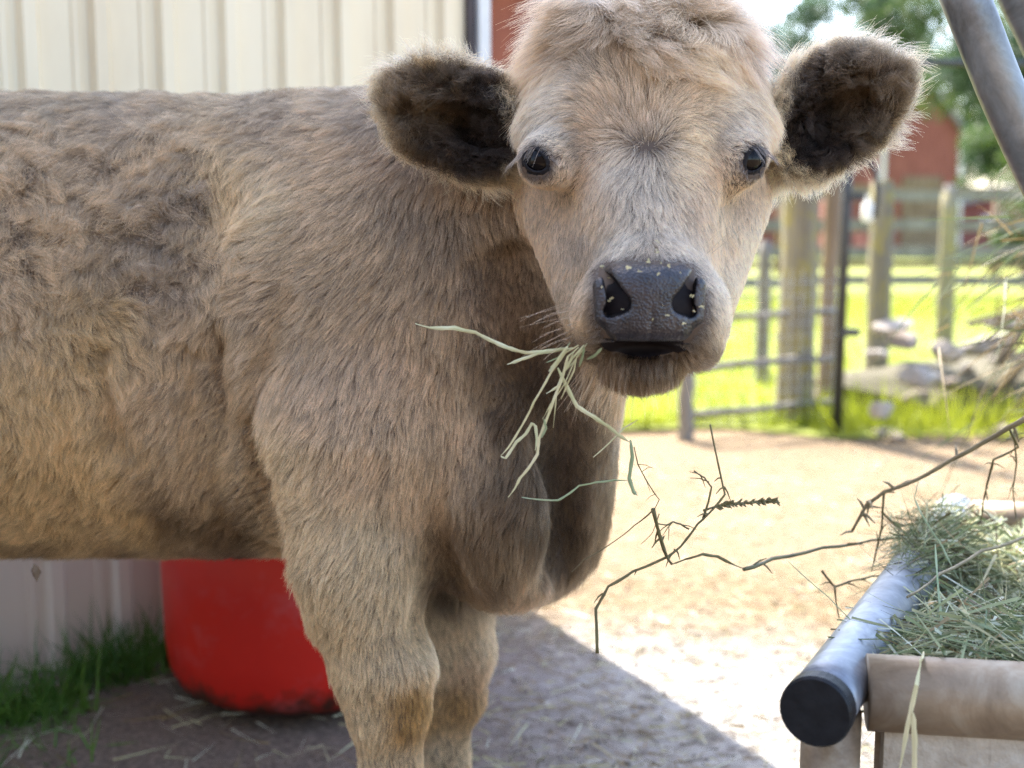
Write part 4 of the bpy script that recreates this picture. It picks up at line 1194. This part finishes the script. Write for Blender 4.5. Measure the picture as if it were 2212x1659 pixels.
# ------------------------------------------------------------------ hay feeder
def pipe_mat(name, c0, c1, c2, rough, metal):
    m = noisy(name, [(.3, c0), (.5, c1), (.72, c2)], 11, rough, .25, 90, metal=metal, dist=1.2, bdist=.003)
    return m
M['pipe'] = pipe_mat('galvanised_pipe', (.11, .12, .14), (.22, .24, .28), (.40, .44, .50), .42, .5)
M['pipe_rust'] = pipe_mat('weathered_pipe', (.15, .10, .06), (.27, .20, .13), (.42, .36, .27), .5, .2)
M['cap'] = noisy('black_cap', [(.3, (.004, .005, .007)), (.7, (.012, .014, .018))], 60, .5, .12, 90)
M['cap'].node_tree.nodes['Principled BSDF'].inputs['Specular IOR Level'].default_value = .25
M['pipe_dark'] = pipe_mat('dark_pipe', (.10, .095, .09), (.20, .21, .22), (.30, .32, .34), .4, .4)
M['block'] = noisy('trough_block', [(.3, (.26, .22, .17)), (.55, (.44, .39, .32)), (.75, (.58, .54, .47))], 16, .9, .7, 60)
FA = P(1781, 1510, 1.018); FB = P(2062, 1112, 1.74); FE = np.array([.95, -.155, .002])
fd = empty('hay_feeder', (FA[0], FA[1], 0)); setp(fd, 'pipe-framed hay feeder with a black end cap at the lower right', 'feeder')
O = np.array([FA[0], FA[1], 0])
def tubeobj(name, pts, r, m, n=28, wob=0, par=fd):
    mb = MB(); mb.tube([np.array(p) - O for p in pts], r, n, True, wob); return mb.build(name, m, par, True)
dl = (FB - FA) / np.linalg.norm(FB - FA)
tubeobj('side_rail', [FA - dl * .028 + dl * k * .05 for k in range(18)], .0288, M['pipe'])
tubeobj('side_rail', [FA + FE + dl * (k * .05 - .03) for k in range(18)], .0300, M['pipe'])
tubeobj('front_rail', [FA + dl * .036 + FE * (.030 + .94 * k / 12) + np.array([0, 0, -.004]) for k in range(13)], .0335, M['pipe_rust'])
tubeobj('back_rail', [FB - dl * .03 + FE * (.030 + .94 * k / 12) for k in range(13)], .0275, M['pipe_rust'])
mb = MB(); a0 = FA - dl * .028 - O
mb.tube([a0 + dl * .012, a0 - dl * .004, a0 - dl * .007], [.0305, .0305, .0285], 32); mb.build('end_cap', M['cap'], fd)
a1 = FA + FE - dl * .03 - O
mb = MB(); mb.tube([a1 + dl * .012, a1 - dl * .004, a1 - dl * .007], [.0318, .0318, .0295], 32); mb.build('end_cap', M['cap'], fd)
for q in (FA + dl * .03, FA + FE * .97 + dl * .03, FB - dl * .03, FB + FE * .97 - dl * .03):
    tubeobj('leg', [(q[0], q[1], -.01), (q[0], q[1], q[2] - .02)], .026, M['pipe_rust'], 20)
# tray: board sides and floor
def quadbox(name, c, half_t, m):
    c = [np.array(p) - O for p in c]
    nrm = np.cross(c[1] - c[0], c[3] - c[0]); nrm /= np.linalg.norm(nrm)
    vs = [p + nrm * half_t for p in c] + [p - nrm * half_t for p in c]
    return mesh_obj(name, vs, [(0, 1, 2, 3), (7, 6, 5, 4), (0, 4, 5, 1), (1, 5, 6, 2), (2, 6, 7, 3), (3, 7, 4, 0)], m, fd)
U = np.array([0, 0, 1.0])
i0 = FA + dl * .035 + FE * .045; i1 = FA + dl * .035 + FE * .955; i2 = FB - dl * .035 + FE * .955; i3 = FB - dl * .035 + FE * .045
for a, b in ((i0, i1), (i2, i3)):
    quadbox('tray_board', [a - U * .033, b - U * .033, b - U * .20, a - U * .20], .012, M['block'])
for a, b in ((i0 + dl * .02, i3 - dl * .02), (i1 + dl * .02, i2 - dl * .02)):
    quadbox('tray_board', [a - U * .031, b - U * .031, b - U * .20, a - U * .20], .010, M['block'])
quadbox('tray_floor', [i0 - U * .205, i1 - U * .205, i2 - U * .205, i3 - U * .205], .004, M['pipe_rust'])
# bent hoop pipes of the rack above
hp = [P(2400, 1180, 1.32), P(2395, 800, 1.30), P(2330, 560, 1.28), P(2235, 355, 1.26), P(2165, 200, 1.25), P(2110, 60, 1.24), P(2060, -70, 1.24), P(2010, -220, 1.25)]
tubeobj('hoop', spline(hp, 6), .0225, M['pipe_dark'], 24)
hp = [P(2440, 1180, 1.50), P(2440, 700, 1.50), P(2360, 350, 1.50), P(2260, 120, 1.50), P(2190, -30, 1.50), P(2120, -200, 1.50)]
tubeobj('hoop', spline(hp, 6), .0225, M['pipe_dark'], 24)

# hay
HC = [(.20, .24, .11), (.12, .16, .075), (.34, .36, .19), (.46, .44, .26), (.09, .075, .035), (.26, .19, .09), (.60, .62, .48)]
HM = []
for i, c in enumerate(HC):
    m = leafy('hay_%d' % i, tuple(k * .8 for k in c), tuple(min(1, k * 1.2) for k in c), 30, .25); HM.append(m)
n = 20000
uu = rng.uniform(.03, .97, n); vv = rng.uniform(.085, .95, n)
L3 = FB - FA
hgt = .020 + .052 * np.sin(np.clip(vv * 1.5 + .12, 0, 1) * np.pi) * np.clip(.4 + uu * 1.4, 0, 1) + .02 * np.sin(uu * 17) * np.sin(vv * 11)
base = FA + uu[:, None] * FE + vv[:, None] * L3
base[:, 2] += (hgt + .024) * rng.random(n) ** .4 - .052
ang = rng.uniform(0, 6.283, n)
dr = np.stack([np.cos(ang), np.sin(ang), rng.normal(size=n) * .28 + .03], 1)
ln = np.minimum(rng.uniform(.03, .15, n), .015 + vv * .8)
base[:, 2] += .010 * (vv < .12)
o = ribbons('hay', base - dr * ln[:, None] * .5, dr, ln, rng.uniform(.0011, .0040, n), rng.normal(size=n) * .022, HM, rng.choice(7, n, p=[.22, .18, .20, .12, .10, .07, .11]), seg=4, droop=rng.uniform(0, .02, n), rnd=rng)
setp(o, 'loose green and straw-coloured hay filling the feeder', 'hay', kind='stuff')
hay = o
# dark bed of packed hay under the loose strands
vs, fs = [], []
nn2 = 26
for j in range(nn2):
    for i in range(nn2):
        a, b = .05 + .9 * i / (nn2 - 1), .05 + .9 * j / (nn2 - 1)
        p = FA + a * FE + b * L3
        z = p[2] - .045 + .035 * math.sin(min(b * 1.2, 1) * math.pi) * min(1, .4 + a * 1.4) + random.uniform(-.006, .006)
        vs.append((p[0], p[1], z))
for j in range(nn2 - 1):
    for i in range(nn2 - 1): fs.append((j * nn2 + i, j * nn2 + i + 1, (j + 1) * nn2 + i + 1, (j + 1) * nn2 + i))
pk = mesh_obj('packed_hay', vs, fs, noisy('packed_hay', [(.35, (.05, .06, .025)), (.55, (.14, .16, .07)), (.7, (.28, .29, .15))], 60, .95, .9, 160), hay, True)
# hay spilling over the far half of the side rail
n = 850
vv = np.clip(rng.normal(.62, .09, n), .42, .84)
base = FA + vv[:, None] * L3 + np.array([.0, 0, .034]) + rng.normal(size=(n, 3)) * np.array([.018, .01, .012])
base[:, 0] += .012
ang = rng.normal(3.3, 1.0, n)
dr = np.stack([np.cos(ang), np.sin(ang), rng.normal(size=n) * .35 + .05], 1); ln = rng.uniform(.03, .11, n)
o = ribbons('spilled_hay', base - dr * ln[:, None] * .45, dr, ln, rng.uniform(.001, .0026, n), rng.normal(size=n) * .03, HM, rng.choice(7, n, p=[.24, .2, .2, .1, .14, .06, .06]), seg=4, droop=rng.uniform(0, .03, n), rnd=rng)
setp(o, 'hay spilling over the side rail of the feeder', 'hay', kind='stuff')
# hay hanging from the rack at the right edge, out of focus
n = 260
c0 = P(2290, 640, 1.9)
base = c0 + rng.normal(size=(n, 3)) * np.array([.055, .08, .10])
dr = np.stack([-.7 + rng.normal(size=n) * .5, rng.normal(size=n) * .5, -.55 + rng.normal(size=n) * .5], 1); ln = rng.uniform(.05, .17, n)
o = ribbons('hanging_hay', base, dr, ln, rng.uniform(.0015, .004, n), rng.normal(size=n) * .03, HM, rng.choice([1, 4, 5], n), seg=4, droop=rng.uniform(0, .04, n), rnd=rng)
setp(o, 'dark hay hanging from the rack at the right edge', 'hay', kind='stuff')

def strand(name, pts, width, m, label, cat, parent=None, ribbon=True, group=None, n=4, thick=.0006):
    """a flat grass blade or round stem along pts (metres)"""
    pts = [np.array(p, float) for p in pts]
    q = []
    for i in range(len(pts) - 1):
        q += [pts[i] + (pts[i + 1] - pts[i]) * k / n + np.array([0, 0, -1.0]) * math.sin(k / n * math.pi) * np.linalg.norm(pts[i + 1] - pts[i]) * .02 for k in range(n)]
    q.append(pts[-1])
    if ribbon:
        vs, fs = [], []
        for i, p in enumerate(q):
            t_ = np.array(q[min(i + 1, len(q) - 1)]) - np.array(q[max(i - 1, 0)]); t_ /= np.linalg.norm(t_) + 1e-9
            s_ = np.cross(t_, np.array([0, 1.0, .25 + .35 * math.sin(i * .6)])); s_ /= np.linalg.norm(s_) + 1e-9
            f_ = i / (len(q) - 1)
            wv = .78 * width * (min(1, .35 + f_ * 5) if f_ < .5 else max(.3, min(1, (1 - f_) * 6))) * (1 + .12 * math.sin(i * 2.1))
            nr = np.cross(s_, t_) * thick
            vs += [p - s_ * wv / 2, p + nr, p + s_ * wv / 2, p - nr]
        for i in range(len(q) - 1):
            for k in range(4): fs.append((4 * i + k, 4 * i + (k + 1) % 4, 4 * i + 4 + (k + 1) % 4, 4 * i + 4 + k))
        fs += [(0, 3, 2, 1), tuple(4 * (len(q) - 1) + k for k in range(4))]
        o = mesh_obj(name, vs, fs, m, parent, False)
    else:
        mb = MB(); mb.tube(q, [width / 2 * (1 - .45 * i / len(q)) * random.uniform(.85, 1.15) for i in range(len(q))], 7, True, .12); o = mb.build(name, m, parent, True)
    if label: setp(o, label, cat, group)
    return o
def pl(lst, y0, y1=None):
    y1 = y0 if y1 is None else y1
    return [P(a, b, y0 + (y1 - y0) * i / max(1, len(lst) - 1)) for i, (a, b) in enumerate(lst)]
HG = 'hay blades held in the calf mouth'
BL = leafy('pale_blade', (.62, .63, .36), (.78, .76, .54), 40, .25)
BG = leafy('green_blade', (.30, .38, .20), (.46, .52, .33), 40, .25)
BY = leafy('straw_blade', (.62, .58, .32), (.78, .72, .48), 40, .25)
strand('hay_strand', pl([(1240, 752), (1213, 754), (1172, 760), (1137, 762), (1106, 754), (1071, 740), (1027, 718), (981, 708), (929, 708), (897, 699)], 1.10, 1.13), .0048, BL, 'longest pale blade, reaching left from the calf mouth', 'hay', group=HG)
strand('hay_strand', pl([(1200, 756), (1161, 764), (1126, 776), (1096, 787)], 1.105, 1.11), .0036, BL, 'short pale blade splitting off under the longest one', 'hay', group=HG)
strand('hay_strand', pl([(1250, 745), (1221, 762), (1191, 803), (1153, 869), (1142, 893), (1120, 932), (1098, 967), (1082, 984)], 1.09, 1.11), .0026, BY, 'straight straw stem slanting down left from the mouth', 'hay', group=HG, n=3)
strand('hay_strand', pl([(1082, 986), (1092, 990), (1115, 955), (1136, 937), (1149, 914), (1157, 921), (1160, 950), (1156, 973)], 1.11, 1.105), .0036, BL, 'blade folded into a sharp zigzag below the mouth', 'hay', group=HG, n=3)
strand('hay_strand', pl([(1250, 750), (1227, 770), (1216, 811), (1197, 861), (1178, 913), (1164, 948), (1161, 981), (1142, 1011), (1123, 1033), (1112, 1055), (1098, 1074)], 1.09, 1.10), .0034, BY, 'crumpled straw blade hanging lowest below the mouth', 'hay', group=HG, n=3)
strand('hay_strand', pl([(1205, 795), (1221, 828), (1246, 877), (1281, 899), (1314, 921), (1344, 945), (1363, 956)], 1.09, 1.12), .0046, BL, 'broad blade crossing down right over the chest', 'hay', group=HG, n=3)
strand('hay_strand', pl([(1362, 950), (1366, 986), (1359, 1033), (1369, 1063), (1377, 1070)], 1.12, 1.12), .0046, BG, 'grey-green leaf hanging from the tip of the broad blade', 'hay', group=HG, n=3)
strand('hay_strand', pl([(1281, 988), (1328, 945), (1350, 923), (1377, 907)], 1.125, 1.13), .0018, BY, 'thin brown stem crossing the broad blade', 'hay', group=HG)
strand('hay_strand', pl([(1127, 1074), (1164, 1079), (1205, 1081), (1227, 1068), (1251, 1049), (1287, 1042), (1328, 1037), (1366, 1037)], 1.13, 1.13), .0026, BG, 'thin green blade curving low in front of the chest', 'hay', group=HG, n=3)
for i, (l_, w_, lab) in enumerate((([(1262, 750), (1258, 770), (1251, 792)], .0030, 'short green blade sticking out under the lip'),
        ([(1300, 752), (1285, 768), (1268, 776)], .0036, 'curled green leaf closest to the dark lips'),
        ([(1240, 760), (1232, 776), (1213, 815), (1202, 850), (1195, 924)], .0016, 'finest stem hanging straight down from the mouth'),
        ([(1262, 745), (1235, 775), (1217, 805), (1205, 835), (1180, 850)], .0030, 'bent blade in the middle of the mouthful'),
        ([(1258, 748), (1240, 782), (1219, 830), (1190, 872), (1172, 905)], .0013, 'wiry stem parallel to the crumpled straw'),
        ([(1268, 742), (1232, 790), (1208, 812)], .0016, 'short wiry stem crossing the mouthful'),
        ([(1232, 740), (1206, 772), (1180, 783)], .0018, 'upper short straw curling left from the lip'),
        ([(1226, 748), (1215, 765), (1197, 790), (1186, 802)], .0046, 'stubby broad straw at the left of the mouthful'),
        ([(1175, 905), (1180, 925), (1170, 945), (1176, 905)], .0024, 'tiny forked tip beside the zigzag blade'),
        ([(1245, 770), (1240, 800), (1225, 830), (1212, 862)], .0020, 'thin green stem behind the broad blade'))):
    strand('hay_strand', pl(l_, 1.088, 1.098), w_, (BG, BG, BY, BL, BY, BL, BG, BL, BG, BY)[i], lab, 'hay', group=HG, n=3)
random.seed(31)
SG = 'dry stems reaching out of the feeder'
ST = leafy('dry_stem', (.10, .085, .035), (.20, .17, .07), 40, .05)
SB = leafy('brown_stem', (.16, .12, .06), (.30, .24, .13), 40, .05)
def stem(lst, y0, y1, w_, m, lab, rib=False, twigs=0):
    o = strand('dry_twig', pl(lst, y0, y1), w_, m, lab, 'twig', ribbon=rib, group=SG, n=3)
    if twigs:
        mb = MB(); q = spline(pl(lst, y0, y1), 6)
        for k in range(twigs):
            p = np.array(q[random.randrange(1, len(q))]); d = np.array([random.uniform(-1, 1), random.uniform(-.4, .4), random.uniform(-1, .7)]); d /= np.linalg.norm(d)
            l_ = random.uniform(.006, .022)
            mb.tube([p, p + d * l_ * .5, p + d * l_ + np.array([0, 0, -.003])], [w_ * .3, w_ * .25, w_ * .1], 5)
        mb.build('offshoot', m, o)['kind'] = 'stuff'
    return o
stem([(1370, 966), (1378, 1003), (1405, 1052), (1424, 1079), (1411, 1105)], 1.13, 1.20, .0014, ST, 'hair-thin stem linking the mouthful to the dark stems', twigs=4)
stem([(1411, 1100), (1424, 1154), (1440, 1202), (1451, 1218)], 1.20, 1.24, .0044, ST, 'short thick dark stem in the angle of the V', twigs=4)
stem([(1451, 1219), (1480, 1208), (1518, 1197), (1550, 1202), (1607, 1229)], 1.24, 1.28, .0042, ST, 'arched leaf between the V and the long stem', True)
stem([(1607, 1230), (1668, 1207), (1776, 1183), (1883, 1167), (1969, 1154), (2060, 1150)], 1.28, 1.55, .0044, ST, 'long straight stem running out to the side rail', twigs=3)
stem([(1290, 1411), (1289, 1360), (1287, 1315), (1314, 1267), (1368, 1234), (1443, 1202), (1470, 1181), (1507, 1132), (1540, 1100), (1566, 1068), (1553, 1009), (1534, 917)], 1.22, 1.26, .0034, ST, 'tallest kinked stem standing in front of the yard', twigs=9)
stem([(1518, 1121), (1530, 1085), (1537, 1052), (1522, 1032), (1499, 1017)], 1.25, 1.25, .0026, ST, 'side shoot hooked to the left of the tall kinked stem', twigs=3)
sh = stem([(1519, 1103), (1550, 1092), (1588, 1087), (1640, 1083), (1682, 1083)], 1.25, 1.26, .0024, ST, 'bristly seed head pointing right from the kinked stem')
mb = MB(); q = spline(pl([(1545, 1094), (1588, 1087), (1640, 1083), (1676, 1083)], 1.25, 1.26), 14)
for p in q:
    for k in range(2):
        d = np.array([.7, random.uniform(-.5, .5), random.uniform(-.8, .8)]); mb.tube([p, p + d * .0035, p + d * .006], [.0009, .0013, .0003], 5)
mb.build('seeds', ST, sh)['kind'] = 'stuff'
stem([(1488, 1143), (1470, 1132), (1454, 1127), (1440, 1134), (1416, 1130)], 1.24, 1.22, .0022, ST, 'small crinkled shoot inside the V', twigs=4)
stem([(1408, 1105), (1370, 1135), (1335, 1164), (1260, 1210), (1235, 1235)], 1.24, 1.34, .0016, SB, 'faint thin stem slanting down towards the brisket')
stem([(1424, 1110), (1410, 1150), (1385, 1175)], 1.26, 1.30, .0012, SB, 'short faint shoot just left of the V')
stem([(2230, 895), (2179, 923), (2120, 958), (2055, 993), (1980, 1036), (1910, 1062), (1872, 1089), (1840, 1148)], 1.36, 1.42, .0062, SB, 'thick tan branch arching over the feeder corner', twigs=16)
stem([(1910, 1062), (1907, 1100), (1905, 1138), (1893, 1190), (1883, 1234)], 1.41, 1.44, .0030, ST, 'side stem hanging from the thick tan branch', twigs=4)
stem([(1776, 1234), (1790, 1252), (1803, 1267), (1840, 1254), (1883, 1245), (1930, 1240)], 1.38, 1.46, .0034, ST, 'stub of dark stem poking left over the side rail', twigs=3)
stem([(1803, 1267), (1806, 1300), (1813, 1336)], 1.38, 1.38, .0024, ST, 'thin end drooping from the stub over the side rail')
stem([(1905, 1105), (1930, 1130), (1958, 1154), (1990, 1180)], 1.42, 1.5, .0032, ST, 'stem dropping from the hanging side stem into the hay', twigs=2)
stem([(2179, 923), (2200, 966), (2146, 993), (2132, 1046), (2125, 1080), (2119, 1125)], 1.38, 1.44, .0030, ST, 'curved twig under the right end of the tan branch', twigs=8)
stem([(2190, 930), (2196, 1000), (2188, 1060), (2195, 1120)], 1.40, 1.44, .0022, ST, 'upright twig at the right edge of the picture', twigs=9)
stem([(1985, 1036), (1975, 1075), (1990, 1110), (2035, 1180), (2070, 1250)], 1.40, 1.30, .0026, BG, 'green stem dropping from the tan branch into the feeder', True)
stem([(2212, 1160), (2120, 1190), (2030, 1240), (1960, 1290)], 1.42, 1.18, .0042, SB, 'thick straw lying across the top of the hay')
stem([(2020, 1175), (2026, 1260), (2034, 1340), (2035, 1395)], 1.22, 1.12, .0040, BG, 'pale green blade standing upright in the hay', True)
stem([(1700, 1210), (1790, 1290), (1850, 1350), (1925, 1420)], 1.22, 1.12, .0016, BG, 'fine green stem lying slantwise across the side rail', True)
strand('straw', [P(1995, 1408, 1.06), P(1990, 1425, 1.015), P(1980, 1480, 0.985), P(1962, 1560, .985), P(1940, 1680, .99)], .0052, BY, 'pale straw draped over the front rail', 'straw', n=4)
strand('straw', [P(1960, 1405, 1.09), P(2000, 1412, 1.07), P(2060, 1408, 1.075)], .005, BL, 'pale straw lying along the top of the front rail', 'straw', n=4)
strand('straw', [P(1972, 1540, .984), P(1976, 1600, .986), P(1975, 1690, .99)], .006, BY, 'second straw hanging beside the draped one', 'straw', n=4)

# straw litter on the yard
n = 4200
base = np.stack([rng.uniform(-1.1, 2.0, n), rng.uniform(1.3, 4.3, n), np.full(n, .010)], 1)
ang = rng.uniform(0, 6.283, n)
dr = np.stack([np.cos(ang), np.sin(ang), rng.normal(size=n) * .04], 1)
o = ribbons('straw_litter', base, dr, rng.uniform(.02, .12, n), rng.uniform(.0015, .004, n), rng.normal(size=n) * .006, [HM[3], HM[5], HM[6]], rng.integers(0, 3, n), seg=2, rnd=rng)
setp(o, 'scattered straw lying on the yard', 'straw', kind='stuff')
n = 4500
base = np.stack([rng.uniform(-.15, 1.2, n), rng.uniform(1.6, 2.9, n), np.full(n, .012)], 1)
ang = rng.uniform(0, 6.283, n)
dr = np.stack([np.cos(ang), np.sin(ang), rng.normal(size=n) * .04], 1)
o = ribbons('chaff', base, dr, rng.uniform(.008, .05, n), rng.uniform(.0012, .004, n), rng.normal(size=n) * .004, [HM[4], HM[5], HM[3]], rng.integers(0, 3, n), seg=2, rnd=rng)
setp(o, 'brown chaff trodden into the pale ground behind the calf legs', 'chaff', kind='stuff')
# pebbles
n = 1500
pc = np.stack([rng.uniform(.0, 2.4, n), rng.uniform(1.4, 5.0, n), np.full(n, .004)], 1); pr_ = rng.uniform(.002, .007, n)
oc = np.array([[1, 0, 0], [-1, 0, 0], [0, 1, 0], [0, -1, 0], [0, 0, .7], [0, 0, -.7]])
V = (pc[:, None] + oc[None] * pr_[:, None, None] * rng.uniform(.7, 1.3, (n, 6, 1))).reshape(-1, 3)
ft = np.array([[0, 2, 4], [2, 1, 4], [1, 3, 4], [3, 0, 4], [2, 0, 5], [1, 2, 5], [3, 1, 5], [0, 3, 5]])
o = fast_mesh('gravel', V, (np.arange(n)[:, None, None] * 6 + ft[None]).reshape(-1, 3), M['rock'])
setp(o, 'small pale pebbles strewn over the yard', 'gravel', kind='stuff')

# bits of hay on the calf
vs, fs = [], []
random.seed(5)
spots = [(1355, 578, 6), (1400, 566, 7), (1428, 568, 5), (1422, 592, 5), (1470, 590, 5), (1315, 600, 4), (1316, 650, 6), (1345, 668, 4), (1432, 660, 3), (1440, 681, 6), (1497, 640, 5), (1515, 662, 7), (1500, 672, 6), (1475, 700, 5), (1300, 620, 4), (1420, 545, 5), (1418, 520, 5), (1255, 612, 4), (1240, 700, 5), (1300, 575, 6), (1380, 585, 5), (1410, 690, 4), (1445, 575, 5)]
def surf(px_, py_):
    """first point of the calf seen at px_, py_"""
    d = P(px_, py_, 2.0) - CAM; d /= np.linalg.norm(d); tt_ = .9
    for _ in range(60):
        p = (CAM + d * tt_)[None]
        s_ = min(float(sdf(p)[0]), float(sdf_nose(p)[0]))
        if s_ < .0008: break
        tt_ += max(s_ * .8, .0004)
    return CAM + d * (tt_ - .0035)
for a, b, r in spots:
    c = surf(a, b)
    for k in range(2 if r > 4 else 1):
        an = random.uniform(0, 3.14); l_ = r * .00025 * random.uniform(.6, 1.5); w_ = l_ * random.uniform(.2, .6)
        x_ = np.array([math.cos(an), -.1, math.sin(an)]); z_ = np.array([-math.sin(an), 0, math.cos(an)]); cc = c + rng.normal(size=3) * .0012 * k
        i = len(vs); vs += [cc - x_ * l_ - z_ * w_ * .5, cc + x_ * l_ - z_ * w_, cc + x_ * l_ * .8 + z_ * w_, cc - x_ * l_ * .7 + z_ * w_, cc + np.array([0, .0007, 0]) ]
        fs += [(i, i + 1, i + 2, i + 3), (i + 1, i, i + 4), (i + 2, i + 1, i + 4), (i + 3, i + 2, i + 4), (i, i + 3, i + 4)]
cr_ = mesh_obj('hay_crumbs', vs, fs, BY)
setp(cr_, 'tiny straw crumbs stuck to the calf nose', 'crumbs', kind='stuff')
lf = P(78, 1236, 1.44)
vs = [lf + np.array(v) * .001 for v in ((-2, 0, 11), (4, -2, 7), (6, 1, 0), (1, -2, -12), (-5, 2, -5), (-6, 0, 2), (0, -4, 0), (0, 2, 0))]
o = mesh_obj('leaf', vs, [(0, 6, 1), (1, 6, 2), (2, 6, 3), (3, 6, 4), (4, 6, 5), (5, 6, 0), (1, 7, 0), (2, 7, 1), (3, 7, 2), (4, 7, 3), (5, 7, 4), (0, 7, 5)], M['brown_wood'])
setp(o, 'small dry brown leaf caught in the fur under the belly', 'leaf')
